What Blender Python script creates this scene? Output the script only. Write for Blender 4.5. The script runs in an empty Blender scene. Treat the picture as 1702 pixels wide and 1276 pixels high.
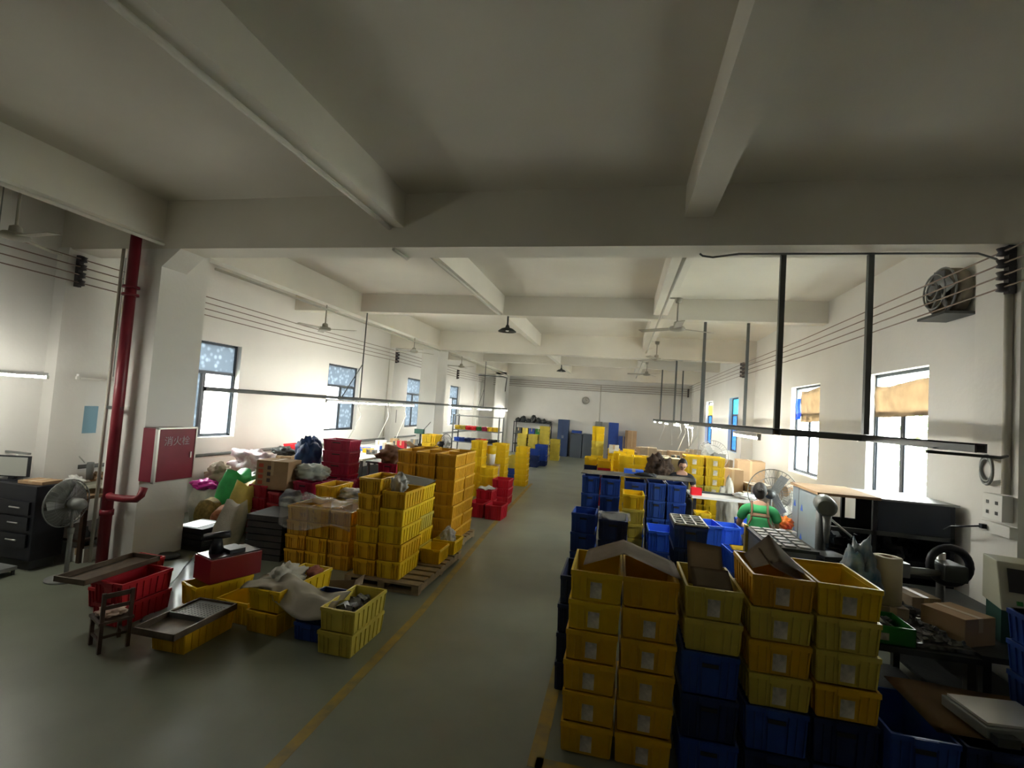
import bpy, bmesh, math, random
from mathutils import Vector, Matrix, noise
R = math.radians
random.seed(7)
SC = bpy.context.scene
COL = SC.collection

# ------------------------------------------------------------------ camera, sky, exposure
CAM_LOC = Vector((0.0, 0.0, 2.3))
F_PX = 820.0
YAW, PITCH, ROLL = -0.220290, 0.050572, 0.067937
fw = Vector((math.sin(YAW) * math.cos(PITCH), math.cos(YAW) * math.cos(PITCH), math.sin(PITCH)))
rt = Vector((math.cos(YAW), -math.sin(YAW), 0.0))
up = rt.cross(fw)
rt2 = rt * math.cos(ROLL) + up * math.sin(ROLL)
up2 = up * math.cos(ROLL) - rt * math.sin(ROLL)
cd = bpy.data.cameras.new('camera')
cam = bpy.data.objects.new('camera', cd); COL.objects.link(cam)
cam.matrix_world = Matrix.Translation(CAM_LOC) @ Matrix((rt2, up2, -fw)).transposed().to_4x4()
cd.sensor_fit = 'HORIZONTAL'; cd.sensor_width = 36.0
cd.lens = F_PX * 36.0 / 1702.0
cd.clip_start = 0.05; cd.clip_end = 300
SC.camera = cam

w = bpy.data.worlds.new('overcast_sky'); SC.world = w; w.use_nodes = True
bg = w.node_tree.nodes['Background']
bg.inputs['Color'].default_value = (0.97, 0.98, 0.95, 1); bg.inputs['Strength'].default_value = 13.0

SC.view_settings.view_transform = 'Standard'; SC.view_settings.look = 'None'
SC.view_settings.gamma = 1.0; SC.view_settings.use_curve_mapping = False
SC.view_settings.exposure = 2.05
SC.cycles.max_bounces = 8; SC.cycles.diffuse_bounces = 6; SC.cycles.glossy_bounces = 3
SC.cycles.transparent_max_bounces = 12
SC.cycles.caustics_reflective = False; SC.cycles.caustics_refractive = False
SC.cycles.sample_clamp_indirect = 6.0
SC.cycles.use_denoising = True

TUBE_POWER = 42.0

# ------------------------------------------------------------------ dimensions of the hall
XL, XR, YF, YR, ZC = -7.7, 3.7, -3.2, 26.6, 4.72
WT = 0.24
WINS_L = [(7.1, 8.69), (11.82, 13.43), (16.85, 18.4), (21.5, 22.95)]
WINS_R = [(7.07, 8.62), (10.5, 12.13), (17.1, 18.6), (21.8, 23.4)]
WZ0, WZ1 = 1.35, 3.2

def portal(name, x, y0, y1, rx):
    ld = bpy.data.lights.new(name, 'AREA'); ld.shape = 'RECTANGLE'
    ld.size = WZ1 - WZ0; ld.size_y = y1 - y0; ld.cycles.is_portal = True
    o = bpy.data.objects.new(name, ld); COL.objects.link(o)
    o.location = (x, (y0 + y1) / 2, (WZ0 + WZ1) / 2); o.rotation_euler = (0, rx, 0)
for a, b in WINS_L: portal('daylight_portal', XL - WT - 0.02, a, b, R(-90))
for a, b in WINS_R: portal('daylight_portal', XR + WT + 0.02, a, b, R(90))

# ------------------------------------------------------------------ materials
MATS = {}
def mat(name, color, rough=0.6, metal=0.0, var=0.0, scale=4.0, bump=0.0, bscale=40.0, color2=None, spec=0.4, detail=4.0, emit=None, trans=0.0):
    if name in MATS: return MATS[name]
    m = bpy.data.materials.new(name); m.use_nodes = True; nt = m.node_tree
    b = nt.nodes['Principled BSDF']
    b.inputs['Roughness'].default_value = rough; b.inputs['Metallic'].default_value = metal
    b.inputs['Specular IOR Level'].default_value = spec
    b.inputs['Base Color'].default_value = (*color, 1)
    tc = None
    if var > 0 or color2:
        tc = nt.nodes.new('ShaderNodeTexCoord')
        n = nt.nodes.new('ShaderNodeTexNoise'); n.inputs['Scale'].default_value = scale; n.inputs['Detail'].default_value = detail
        nt.links.new(tc.outputs['Object'], n.inputs['Vector'])
        r = nt.nodes.new('ShaderNodeValToRGB'); nt.links.new(n.outputs['Fac'], r.inputs['Fac'])
        c2 = color2 or tuple(max(0, c * (1 - var)) for c in color)
        c1 = color if color2 else tuple(min(1, c * (1 + var * 0.5)) for c in color)
        r.color_ramp.elements[0].position = 0.35; r.color_ramp.elements[1].position = 0.68
        r.color_ramp.elements[0].color = (*c2, 1); r.color_ramp.elements[1].color = (*c1, 1)
        nt.links.new(r.outputs['Color'], b.inputs['Base Color'])
    if bump > 0:
        tc = tc or nt.nodes.new('ShaderNodeTexCoord')
        n2 = nt.nodes.new('ShaderNodeTexNoise'); n2.inputs['Scale'].default_value = bscale; n2.inputs['Detail'].default_value = 5
        nt.links.new(tc.outputs['Object'], n2.inputs['Vector'])
        bp = nt.nodes.new('ShaderNodeBump'); bp.inputs['Strength'].default_value = bump; bp.inputs['Distance'].default_value = 0.02
        nt.links.new(n2.outputs['Fac'], bp.inputs['Height']); nt.links.new(bp.outputs['Normal'], b.inputs['Normal'])
    if emit:
        b.inputs['Emission Color'].default_value = (*emit[0], 1); b.inputs['Emission Strength'].default_value = emit[1]
    if trans > 0:
        out = nt.nodes['Material Output']; t = nt.nodes.new('ShaderNodeBsdfTransparent'); t.inputs['Color'].default_value = (*[min(1, c * .3 + .7) for c in color], 1)
        mx = nt.nodes.new('ShaderNodeMixShader'); mx.inputs[0].default_value = trans
        nt.links.new(b.outputs[0], mx.inputs[1]); nt.links.new(t.outputs[0], mx.inputs[2]); nt.links.new(mx.outputs[0], out.inputs['Surface'])
    MATS[name] = m; return m

M_WALL = mat('white_plaster', (0.74, 0.73, 0.70), 0.85, var=0.06, scale=0.7, bump=0.12, bscale=18)
M_CEIL = mat('ceiling_plaster', (0.72, 0.69, 0.615), 0.9, var=0.10, scale=0.5, bump=0.1, bscale=14)
M_FLOOR = mat('green_grey_epoxy', (0.185, 0.20, 0.155), 0.36, color2=(0.135, 0.148, 0.112), scale=0.9, bump=0.03, bscale=3, spec=0.5, detail=8)
M_LINE = mat('worn_yellow_paint', (0.36, 0.24, 0.03), 0.55, color2=(0.20, 0.16, 0.06), scale=6)
M_DARKFR = mat('dark_window_frame', (0.05, 0.06, 0.075), 0.45, 0.3)
M_WHITE = mat('white_enamel', (0.75, 0.75, 0.72), 0.4)
M_GALV = mat('galvanised_steel', (0.34, 0.35, 0.34), 0.45, 0.6, var=0.15)
M_RAIL = mat('dull_steel_rail', (0.13, 0.14, 0.14), 0.5, 0.4, var=0.15)
M_PIPE = mat('conduit_cream', (0.55, 0.53, 0.47), 0.55)
M_WIRE = mat('brown_wire', (0.23, 0.17, 0.14), 0.6)
M_INS = mat('insulator_dark', (0.05, 0.045, 0.05), 0.5)
M_RED = mat('fire_pipe_red', (0.20, 0.016, 0.028), 0.42, var=0.15)
M_REDCAB = mat('hydrant_cabinet_red', (0.22, 0.018, 0.04), 0.35, var=0.1)
M_ALU = mat('aluminium', (0.62, 0.62, 0.60), 0.35, 0.8)
M_BLACK = mat('black_steel', (0.014, 0.016, 0.022), 0.42, 0.2, var=0.3)
M_DKGREY = mat('dark_grey_metal', (0.05, 0.055, 0.055), 0.5, 0.3, var=0.25, bump=0.1)
M_GREY = mat('grey_metal', (0.22, 0.23, 0.23), 0.5, 0.3, var=0.15)
M_CARD = mat('cardboard', (0.36, 0.235, 0.13), 0.85, var=0.15, scale=3, bump=0.05)
M_CARDD = mat('grey_brown_cardboard', (0.30, 0.235, 0.165), 0.9, var=0.18, scale=4)
M_WOOD = mat('pallet_wood', (0.26, 0.19, 0.10), 0.8, var=0.35, scale=6, bump=0.2)
M_DWOOD = mat('dark_chair_wood', (0.055, 0.03, 0.02), 0.5, var=0.3, scale=8)
M_SACK = mat('woven_white_sack', (0.52, 0.50, 0.43), 0.85, var=0.2, scale=5, bump=0.3, bscale=60)
M_PLAST = mat('clear_plastic_film', (0.62, 0.62, 0.58), 0.25, trans=0.72, spec=0.6)
M_PAPER = mat('paper_label', (0.58, 0.54, 0.46), 0.9, var=0.5, scale=14)
M_SKIN = mat('skin', (0.42, 0.24, 0.16), 0.6)
M_HAIR = mat('black_hair', (0.012, 0.010, 0.010), 0.6, bump=0.3, bscale=90)
M_PARTS = mat('metal_parts_mix', (0.24, 0.24, 0.23), 0.4, 0.6, color2=(0.05, 0.05, 0.05), scale=25)
M_TUBE = mat('lit_tube', (1, 1, 1), 0.4, emit=((1.0, 0.97, 0.86), TUBE_POWER))
M_TUBE_OFF = mat('unlit_tube', (0.8, 0.8, 0.76), 0.3)
M_FANW = mat('ceiling_fan_cream', (0.33, 0.31, 0.26), 0.5)
CR = {
 'amber': mat('amber_plastic', (0.66, 0.385, 0.010), 0.42, var=0.14, scale=5),
 'yellow': mat('yellow_plastic', (0.74, 0.50, 0.012), 0.42, var=0.12, scale=5),
 'pale': mat('pale_yellow_plastic', (0.58, 0.47, 0.07), 0.45, var=0.14, scale=5),
 'orange': mat('orange_yellow_plastic', (0.62, 0.335, 0.015), 0.42, var=0.12, scale=5),
 'blue': mat('blue_plastic', (0.018, 0.058, 0.29), 0.38, var=0.15, scale=5),
 'navy': mat('navy_plastic', (0.010, 0.022, 0.095), 0.38, var=0.2, scale=5),
 'bright blue': mat('bright_blue_plastic', (0.035, 0.13, 0.68), 0.35),
 'red': mat('red_plastic', (0.40, 0.010, 0.022), 0.38, var=0.15, scale=5),
 'bright red': mat('bright_red_plastic', (0.78, 0.02, 0.03), 0.38),
 'crimson': mat('crimson_plastic', (0.36, 0.010, 0.055), 0.38, var=0.15, scale=5),
 'green': mat('green_plastic', (0.012, 0.16, 0.02), 0.4),
 'black': mat('black_plastic', (0.018, 0.018, 0.02), 0.5, var=0.2),
}
def glass_mat(name, tint, frac_t, diff=None):
    m = bpy.data.materials.new(name); m.use_nodes = True; nt = m.node_tree; nt.nodes.clear()
    out = nt.nodes.new('ShaderNodeOutputMaterial')
    t = nt.nodes.new('ShaderNodeBsdfTransparent'); t.inputs[0].default_value = (*tint, 1)
    if diff:
        g = nt.nodes.new('ShaderNodeBsdfTranslucent'); tc = nt.nodes.new('ShaderNodeTexCoord')
        v = nt.nodes.new('ShaderNodeTexVoronoi'); v.inputs['Scale'].default_value = 9
        nt.links.new(tc.outputs['Object'], v.inputs['Vector'])
        r = nt.nodes.new('ShaderNodeValToRGB'); r.color_ramp.elements[0].color = (*[min(1, c * 1.3) for c in diff], 1); r.color_ramp.elements[1].color = (*[c * .75 for c in diff], 1)
        r.color_ramp.elements[0].position = 0.1; r.color_ramp.elements[1].position = 0.5
        nt.links.new(v.outputs['Distance'], r.inputs[0]); nt.links.new(r.outputs[0], g.inputs[0])
    else:
        g = nt.nodes.new('ShaderNodeBsdfGlossy'); g.inputs['Roughness'].default_value = 0.05
    mx = nt.nodes.new('ShaderNodeMixShader'); mx.inputs[0].default_value = frac_t
    nt.links.new(g.outputs[0], mx.inputs[1]); nt.links.new(t.outputs[0], mx.inputs[2]); nt.links.new(mx.outputs[0], out.inputs[0])
    return m
M_GLASS = glass_mat('clear_glass', (0.93, 0.96, 0.96), 0.93)
M_FROST = glass_mat('frosted_glass', (0.7, 0.75, 0.8), 0.04, (0.13, 0.15, 0.17))
M_CYAN = glass_mat('cyan_film_glass', (0.3, 0.65, 0.85), 0.12, (0.08, 0.20, 0.27))
M_BLUEGL = glass_mat('blue_tinted_glass', (0.3, 0.5, 0.9), 0.12, (0.05, 0.11, 0.20))

# ------------------------------------------------------------------ helpers
class MB:
    def __init__(s): s.bm = bmesh.new(); s.mi = 0
    def quadbox(s, pts):           # 8 points: bottom ring 0-3, top ring 4-7
        v = [s.bm.verts.new(p) for p in pts]
        for f in ((3, 2, 1, 0), (4, 5, 6, 7), (0, 1, 5, 4), (1, 2, 6, 5), (2, 3, 7, 6), (3, 0, 4, 7)):
            s.bm.faces.new([v[i] for i in f]).material_index = s.mi
        return s
    def box(s, x0, x1, y0, y1, z0, z1):
        return s.quadbox([(x0, y0, z0), (x1, y0, z0), (x1, y1, z0), (x0, y1, z0), (x0, y0, z1), (x1, y0, z1), (x1, y1, z1), (x0, y1, z1)])
    def obox(s, c, size, M):
        hx, hy, hz = (a / 2 for a in size); c = Vector(c)
        return s.quadbox([c + M @ Vector(p) for p in ((-hx, -hy, -hz), (hx, -hy, -hz), (hx, hy, -hz), (-hx, hy, -hz), (-hx, -hy, hz), (hx, -hy, hz), (hx, hy, hz), (-hx, hy, hz))])
    def tube(s, pts, r, n=8, caps=True):
        pts = [Vector(p) for p in pts]; rings = []
        rr = r if isinstance(r, (list, tuple)) else [r] * len(pts)
        for i, p in enumerate(pts):
            d = (pts[min(i + 1, len(pts) - 1)] - pts[max(i - 1, 0)]).normalized()
            a = d.cross(Vector((0, 0, 1)))
            if a.length < 0.05: a = d.cross(Vector((0, 1, 0)))
            a.normalize(); b = d.cross(a)
            rings.append([s.bm.verts.new(p + (a * math.cos(t) + b * math.sin(t)) * rr[i]) for t in (2 * math.pi * k / n for k in range(n))])
        for q in range(len(rings) - 1):
            for k in range(n):
                f = s.bm.faces.new((rings[q][k], rings[q][(k + 1) % n], rings[q + 1][(k + 1) % n], rings[q + 1][k])); f.smooth = True; f.material_index = s.mi
        if caps:
            s.bm.faces.new(rings[0][::-1]).material_index = s.mi; s.bm.faces.new(rings[-1]).material_index = s.mi
        return s
    def lathe(s, prof, c=(0, 0, 0), n=20, M=None):
        c = Vector(c); rings = []
        for r, z in prof:
            ring = []
            for k in range(n):
                t = 2 * math.pi * k / n; p = Vector((r * math.cos(t), r * math.sin(t), z))
                ring.append(s.bm.verts.new(c + (M @ p if M else p)))
            rings.append(ring)
        for q in range(len(rings) - 1):
            for k in range(n):
                f = s.bm.faces.new((rings[q][k], rings[q][(k + 1) % n], rings[q + 1][(k + 1) % n], rings[q + 1][k])); f.smooth = True; f.material_index = s.mi
        if prof[0][0] > 1e-4: s.bm.faces.new(rings[0][::-1])
        if prof[-1][0] > 1e-4: s.bm.faces.new(rings[-1])
        return s
    def torus(s, c, R0, r, M=None, n=24, m=6):
        c = Vector(c); ring = []
        for i in range(n):
            a = 2 * math.pi * i / n; row = []
            for j in range(m):
                b = 2 * math.pi * j / m
                p = Vector(((R0 + r * math.cos(b)) * math.cos(a), (R0 + r * math.cos(b)) * math.sin(a), r * math.sin(b)))
                row.append(s.bm.verts.new(c + (M @ p if M else p)))
            ring.append(row)
        for i in range(n):
            for j in range(m):
                s.bm.faces.new((ring[i][j], ring[(i + 1) % n][j], ring[(i + 1) % n][(j + 1) % m], ring[i][(j + 1) % m])).smooth = True
        return s
    def mesh(s, name, *mats):
        me = bpy.data.meshes.new(name); bmesh.ops.recalc_face_normals(s.bm, faces=s.bm.faces[:])
        s.bm.to_mesh(me); s.bm.free()
        for m in mats: me.materials.append(m)
        return me
    def build(s, name, m, parent=None, loc=None, bevel=0):
        if bevel: bmesh.ops.bevel(s.bm, geom=s.bm.edges[:], offset=bevel, segments=2, affect='EDGES', profile=0.6)
        ms = m if isinstance(m, (list, tuple)) else [m]
        return link(name, s.mesh(name, *ms), parent, loc)
def link(name, me, parent=None, loc=None):
    o = bpy.data.objects.new(name, me); COL.objects.link(o)
    if parent: o.parent = parent
    if loc is not None: o.location = loc
    return o
def tag(o, label=None, cat=None, group=None, kind=None):
    if label: o['label'] = label
    if cat: o['category'] = cat
    if group: o['group'] = group
    if kind: o['kind'] = kind
    return o
def thing(name, label, cat, loc=(0, 0, 0), rz=0, group=None):
    o = bpy.data.objects.new(name, None); COL.objects.link(o); o.empty_display_size = 0.1
    o.location = loc; o.rotation_euler = (0, 0, rz)
    return tag(o, label, cat, group)
def struct(name, mb, m, parent=None):
    o = mb.build(name, m, parent)
    if not parent: o['kind'] = 'structure'
    return o
def copy_tree(o, parent=None):
    c = o.copy(); COL.objects.link(c)
    if parent: c.parent = parent
    for ch in list(o.children): copy_tree(ch, c)
    return c
def blob_mesh(name, size, m, seed=0, amp=0.18, freq=2.2, sub=3, flat=-0.4):
    if 'bag' in name or 'sack' in name or 'bundle' in name or 'cloth' in name: sub = 4; amp = max(amp, .26)
    bm = bmesh.new(); bmesh.ops.create_icosphere(bm, subdivisions=sub, radius=0.5)
    off = Vector((seed * 3.7, seed * 1.3, seed * 2.9))
    for v in bm.verts:
        p = v.co.copy(); n1 = noise.noise(p * freq * 2 + off) * amp + abs(noise.noise(p * freq * 5 + off)) * amp * 0.5
        n1 += (abs(noise.noise(p * freq * 4.3 - off)) - .25) * amp * (.8 if sub == 4 else 0)
        v.co = p * (1 + n1 * 1.6); v.co.z = max(v.co.z, flat)
        v.co = Vector((v.co.x * size[0], v.co.y * size[1], (v.co.z - flat) * size[2] / (0.5 - flat)))
    for f in bm.faces: f.smooth = True
    me = bpy.data.meshes.new(name); bm.to_mesh(me); bm.free(); me.materials.append(m); return me
def blob(name, label, cat, c, size, m, seed=0, amp=0.18, rz=0, group=None, freq=2.2):
    o = link(name, blob_mesh(name, size, m, seed, amp, freq), None, c); o.rotation_euler = (0, 0, rz)
    return tag(o, label, cat, group)
def cloth_mesh(name, fn, nx, ny, th, m):
    bm = bmesh.new(); top = [[bm.verts.new(fn(i / nx, j / ny)) for j in range(ny + 1)] for i in range(nx + 1)]
    for i in range(nx):
        for j in range(ny):
            bm.faces.new((top[i][j], top[i + 1][j], top[i + 1][j + 1], top[i][j + 1])).smooth = True
    r = bmesh.ops.solidify(bm, geom=bm.faces[:], thickness=th)
    me = bpy.data.meshes.new(name); bm.to_mesh(me); bm.free(); me.materials.append(m); return me
def pile_mesh(name, w_, d_, h_, m, n=40, s=0.04, seed=1):
    rng = random.Random(seed); mb = MB()
    for _ in range(n):
        a = rng.uniform(0.5, 1.4) * s
        M = Matrix.Rotation(rng.uniform(0, 3), 3, 'X') @ Matrix.Rotation(rng.uniform(0, 3), 3, 'Z')
        mb.obox((rng.uniform(-.5, .5) * (w_ - a * 1.6), rng.uniform(-.5, .5) * (d_ - a * 1.6), rng.uniform(.3, .8) * h_), (a, a * .7, a * .5), M)
    mb.box(-w_ / 2, w_ / 2, -d_ / 2, d_ / 2, 0, h_ * 0.35)
    return mb.mesh(name, m)

# ------------------------------------------------------------------ structure
struct('floor', MB().box(XL - WT, XR + WT, YF - WT, YR + WT, -0.2, 0), M_FLOOR)
struct('ceiling', MB().box(XL - WT, XR + WT, YF - WT, YR + WT, ZC, ZC + 0.2), M_CEIL)
def side_wall(name, x0, x1, wins):
    mb = MB(); ys = [YF - WT]
    for a, b in wins:
        mb.box(x0, x1, ys[-1], a, 0, ZC); mb.box(x0, x1, a, b, 0, WZ0); mb.box(x0, x1, a, b, WZ1, ZC); ys.append(b)
    mb.box(x0, x1, ys[-1], YR + WT, 0, ZC)
    return struct(name, mb, M_WALL)
side_wall('wall_left', XL - WT, XL, WINS_L)
side_wall('wall_right', XR, XR + WT, WINS_R)
struct('wall_rear', MB().box(XL, XR, YR, YR + WT, 0, ZC), M_WALL)
struct('wall_front', MB().box(XL, XR, YF - WT, YF, 0, ZC), M_WALL)
# beams: deep cross beams on the columns, shallower ones between, ribs along the hall
for y in (5.21, 15.25, 25.3):
    o = struct('beam', MB().box(XL, XR, y, y + 0.39, 4.085, ZC), M_CEIL)
for y in (-0.6, 10.22, 20.6):
    struct('beam', MB().box(XL, XR, y, y + 0.27, 4.3, ZC), M_CEIL)
for x0, x1, zz in ((-2.74, -2.58, 4.32), (0.53, 0.80, 4.38), (-6.18, -5.97, 4.2)):
    struct('beam', MB().box(x0, x1, YF, YR, zz, ZC), M_CEIL)
for (x0, x1, y0, y1) in ((-6.55, -5.965, 5.215, 5.95), (-6.55, -5.965, 15.3, 16.2), (-6.55, -5.965, 25.3, 25.95)):
    mb = MB().box(x0, x1, y0, y1, 0, 4.2)
    if y0 < 6:   # haunch under the cross beam
        mb.quadbox([(x1 - .01, y0, 3.85), (x1, y0, 3.85), (x1, y0 + .38, 3.85), (x1 - .01, y0 + .38, 3.85), (x1 - .01, y0, 4.09), (x1 + .28, y0, 4.09), (x1 + .28, y0 + .38, 4.09), (x1 - .01, y0 + .38, 4.09)])
    struct('column', mb, M_WALL)
for y0 in (5.18, 15.25, 25.3):
    struct('pilaster', MB().box(3.4, XR, y0, y0 + 0.58, 0, 4.1), M_WALL)
    struct('pilaster', MB().box(XL, XL + 0.2, y0, y0 + 0.42, 0, 4.1), M_WALL)
# worn yellow walkway lines painted on the floor
def strip(name, a, b, wd):
    a = Vector((*a, 0)); b = Vector((*b, 0)); d = (b - a).normalized(); n = Vector((-d.y, d.x, 0)) * wd / 2
    mb = MB(); mb.quadbox([a - n, b - n, b + n, a + n] + [p + Vector((0, 0, .002)) for p in (a - n, b - n, b + n, a + n)])
    return struct(name, mb, M_LINE)
strip('trim_1', (-1.93, 1.0), (-2.03, 5.2), 0.085); strip('trim_2', (-2.03, 5.2), (-2.32, 9.4), 0.085); strip('trim_3', (-2.32, 9.4), (-2.62, 15.5), 0.085)
strip('trim_4', (-0.42, 3.3), (-0.42, 5.2), 0.10); strip('trim_5', (-0.42, 3.35), (1.2, 3.35), 0.10)

# windows
WN = [0]
def window(side, y0, y1, style):
    WN[0] += 1
    s = -1 if side == 'L' else 1
    X = (XL - 0.13) if side == 'L' else (XR + 0.13)
    root = bpy.data.objects.new('window_%d' % WN[0], None); COL.objects.link(root); root['kind'] = 'structure'
    root.location = (X, (y0 + y1) / 2, WZ0)
    W = (y1 - y0) / 2; H = WZ1 - WZ0; zm = 1.26; t = 0.025
    fr = MB()
    fr.box(-t, t, -W, W, 0, .045); fr.box(-t, t, -W, W, H - .045, H); fr.box(-t, t, -W, -W + .045, 0, H); fr.box(-t, t, W - .045, W, 0, H)
    fr.box(-t, t, -W, W, zm - .03, zm + .03)
    fr.build('window_frame', M_DARKFR, root)
    mid = 0.02
    MB().box(-.018, .018, mid - .03, mid + .03, .045, zm - .03).build('mullion', M_DARKFR, root)
    up, lo = style
    def pane(mt, a, b, c, d, x=0.0):
        MB().box(x - .003, x + .003, a, b, c, d).build('window_pane', mt, root)
    pane(up, -W + .045, W - .045, zm + .03, H - .045)
    pane(lo[0], -W + .045, mid - .03, .045, zm - .03)
    pane(lo[1], mid + .03, W - .045, .045, zm - .03)
    for a, b in ((-W + .045, mid - .03), (mid + .03, W - .045)):   # sliding sash borders
        sm = MB(); sm.box(-.012, .012, a, a + .03, .045, zm - .03); sm.box(-.012, .012, b - .03, b, .045, zm - .03); sm.box(-.012, .012, a, b, .045, .075)
        sm.build('sash', M_DARKFR, root)
    MB().box(-0.115, 0.115, -W + .001, W - .001, -0.004, 0.018).build('window_sill', M_WHITE, root)
    return root
for i, (a, b) in enumerate(WINS_L):
    window('L', a, b, (M_FROST, [(M_FROST, M_GLASS), (M_GLASS, M_FROST), (M_FROST, M_FROST), (M_GLASS, M_FROST)][i]))
for i, (a, b) in enumerate(WINS_R):
    window('R', a, b, [(M_GLASS, (M_GLASS, M_GLASS)), (M_GLASS, (M_GLASS, M_GLASS)), (M_CYAN, (M_CYAN, M_BLUEGL)), (M_GLASS, (M_BLUEGL, M_BLUEGL))][i])
# covers over the top lights of the right-hand windows
def cover(label, x, y0, y1, z0, z1, m, sag=0.03, name='cardboard_sheet', cat='cardboard'):
    me = cloth_mesh(name, lambda u, v: Vector((x + 0.012 * math.sin(u * 9) + .01 * math.sin(v * 7), y0 + (y1 - y0) * u, z0 + (z1 - z0) * v + sag * math.sin(u * 5 + 1) * (1 if v > .5 else .4))), 10, 6, 0.006, m)
    return tag(link(name, me), label, cat)
cover('brown cardboard sheet covering the top of the nearest right-hand window', XR + .075, 7.12, 8.57, 2.56, 3.03, M_CARDD)
cover('slatted brown cardboard covering the top of the second right-hand window', XR + .075, 10.55, 11.75, 2.45, 3.12, M_CARDD)
cover('small blue board leaning in the upper corner of the second right-hand window', XR + .07, 11.72, 12.05, 2.5, 2.95, CR['bright blue'], .01, 'board_piece', 'board')
cover('yellow cloth hanging in the upper pane of the farthest right-hand window', XR + .07, 21.9, 23.3, 2.62, 3.05, mat('yellow_cloth', (.8, .55, .12), .8), .02, 'curtain', 'curtain')

# the world outside the windows
M_FAC = mat('pale_facade', (0.72, 0.69, 0.66), 0.9, var=0.06, scale=0.5)
ob = thing('building', 'pale factory block with balconies seen through the left-hand windows', 'building', (-19, 14, 0))
MB().box(-3, 0, -16, 26, -3, 9).build('wall', M_FAC, ob)
for k in range(12):
    for zz in (-0.5, 2.6):
        yy = -14 + k * 3.4
        f = MB().box(0, .06, yy, yy + 1.5, zz, zz + 1.5).build('window', M_DARKFR, ob); 
        MB().box(.06, .07, yy + .08, yy + .7, zz + .08, zz + 1.4).box(.06, .07, yy + .8, yy + 1.42, zz + .08, zz + 1.4).build('pane', mat('far_glass', (.25, .33, .4), .1), f)
for zz in (-1.0, 2.1):
    mb = MB().box(0, 1.0, -16, 26, zz - .15, zz).box(.95, 1.0, -16, 26, zz + .75, zz + .8)
    for k in range(60): mb.box(.96, .99, -16 + k * .7, -15.97 + k * .7, zz, zz + .75)
    mb.build('balcony', M_WHITE, ob)
struct('ground_outside', MB().box(-60, XL - WT - .02, -40, 70, -1.7, -1.5).box(XR + WT + .02, 60, -40, 70, -1.7, -1.5), mat('outside_ground', (.42, .42, .38), .9))
def tree(x, y, label, seed):
    t = thing('tree', label, 'tree', (x, y, -1.5), 0, 'trees outside the right-hand windows')
    MB().tube([(0, 0, 0), (.1, 0, 1.6), (0, .1, 3.4)], [.16, .12, .07]).build('trunk', M_DWOOD, t)
    rng = random.Random(seed); mb = MB()
    for _ in range(900):
        p = Vector((rng.gauss(0, .9), rng.gauss(0, .9), 3.8 + rng.gauss(0, 1.0)))
        mb.obox(p, (.26, .14, .01), Matrix.Rotation(rng.uniform(0, 6), 3, 'Z') @ Matrix.Rotation(rng.uniform(-1, 1), 3, 'X'))
    o = mb.build('foliage', mat('leaves', (.20, .34, .10), .7, var=.4, scale=2), t); o['kind'] = 'stuff'
tree(9.5, 11.5, 'leafy tree outside the nearest right-hand window', 1)
tree(10.0, 16.8, 'leafy tree outside the second right-hand window', 2)

# ------------------------------------------------------------------ overhead: pipes, wires, rails, lamps, fans
rp = thing('fire_pipe', 'thick dark red fire pipe running up in front of the near column', 'pipe', (-6.26, 5.08, 0))
MB().tube([(0, 0, 0.0), (0, 0, 4.71)], 0.062, 16).build('riser', M_RED, rp)
for z in (3.52, 3.42): MB().lathe([(.095, 0), (.095, .03)], (0, 0, z), 16).build('flange', M_RED, rp)
MB().lathe([(.075, 0), (.075, .07)], (0, 0, .62), 16).build('collar', M_RED, rp)
MB().tube([(0, 0, .88), (0.08, -.04, .86), (.30, -.04, .86), (.46, -.02, .87), (.5, .0, .92), (.5, .03, 1.01)], 0.045, 12).build('branch_pipe', M_RED, rp)
MB().box(-.16, .06, -.02, .02, 1.95, 1.99).build('pipe_clamp', M_DKGREY, rp)
tag(MB().tube([(-6.47, 5.10, .0), (-6.47, 5.10, 3.2), (-6.47, 5.10, 4.05)], .02).build('conduit', M_PIPE), 'thin cream conduit rising just left of the red fire pipe', 'conduit')

fc = thing('fire_hose_cabinet', 'dark red fire hose cabinet mounted on the side of the near column', 'cabinet', (-5.963, 5.1, 1.06))
MB().box(0, .22, .1, .68, 0, .68).build('body', M_REDCAB, fc)
fdoor = MB().box(.221, .235, .11, .67, .01, .67).build('door', M_REDCAB, fc)
MB().box(.2, .245, .09, .115, -.01, .69).box(.2, .245, .67, .69, -.01, .69).box(.2, .245, .09, .69, .675, .695).box(.2, .245, .09, .69, -.015, .0).build('door_frame', M_ALU, fc)
MB().box(.236, .25, .60, .62, .28, .36).build('handle', M_ALU, fdoor)
try:
    cu = bpy.data.curves.new('lettering', 'FONT'); cu.body = '\u6d88\u706b\u6813'; cu.size = .13; cu.extrude = .001; cu.align_x = 'CENTER'
    t0 = bpy.data.objects.new('lettering_curve', cu); COL.objects.link(t0); bpy.context.view_layer.update()
    lm = bpy.data.meshes.new_from_object(t0.evaluated_get(bpy.context.evaluated_depsgraph_get())); bpy.data.objects.remove(t0); lm.name = 'lettering'; lm.materials.clear()
    to = link('lettering', lm, fdoor)
    to.location = (.2375, .39, .47); to.rotation_euler = (R(90), 0, R(90)); to.data.materials.append(mat('white_lettering', (.45, .35, .38), .7))
    to['label'] = 'pale characters near the top of the door'
except Exception: pass

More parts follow.
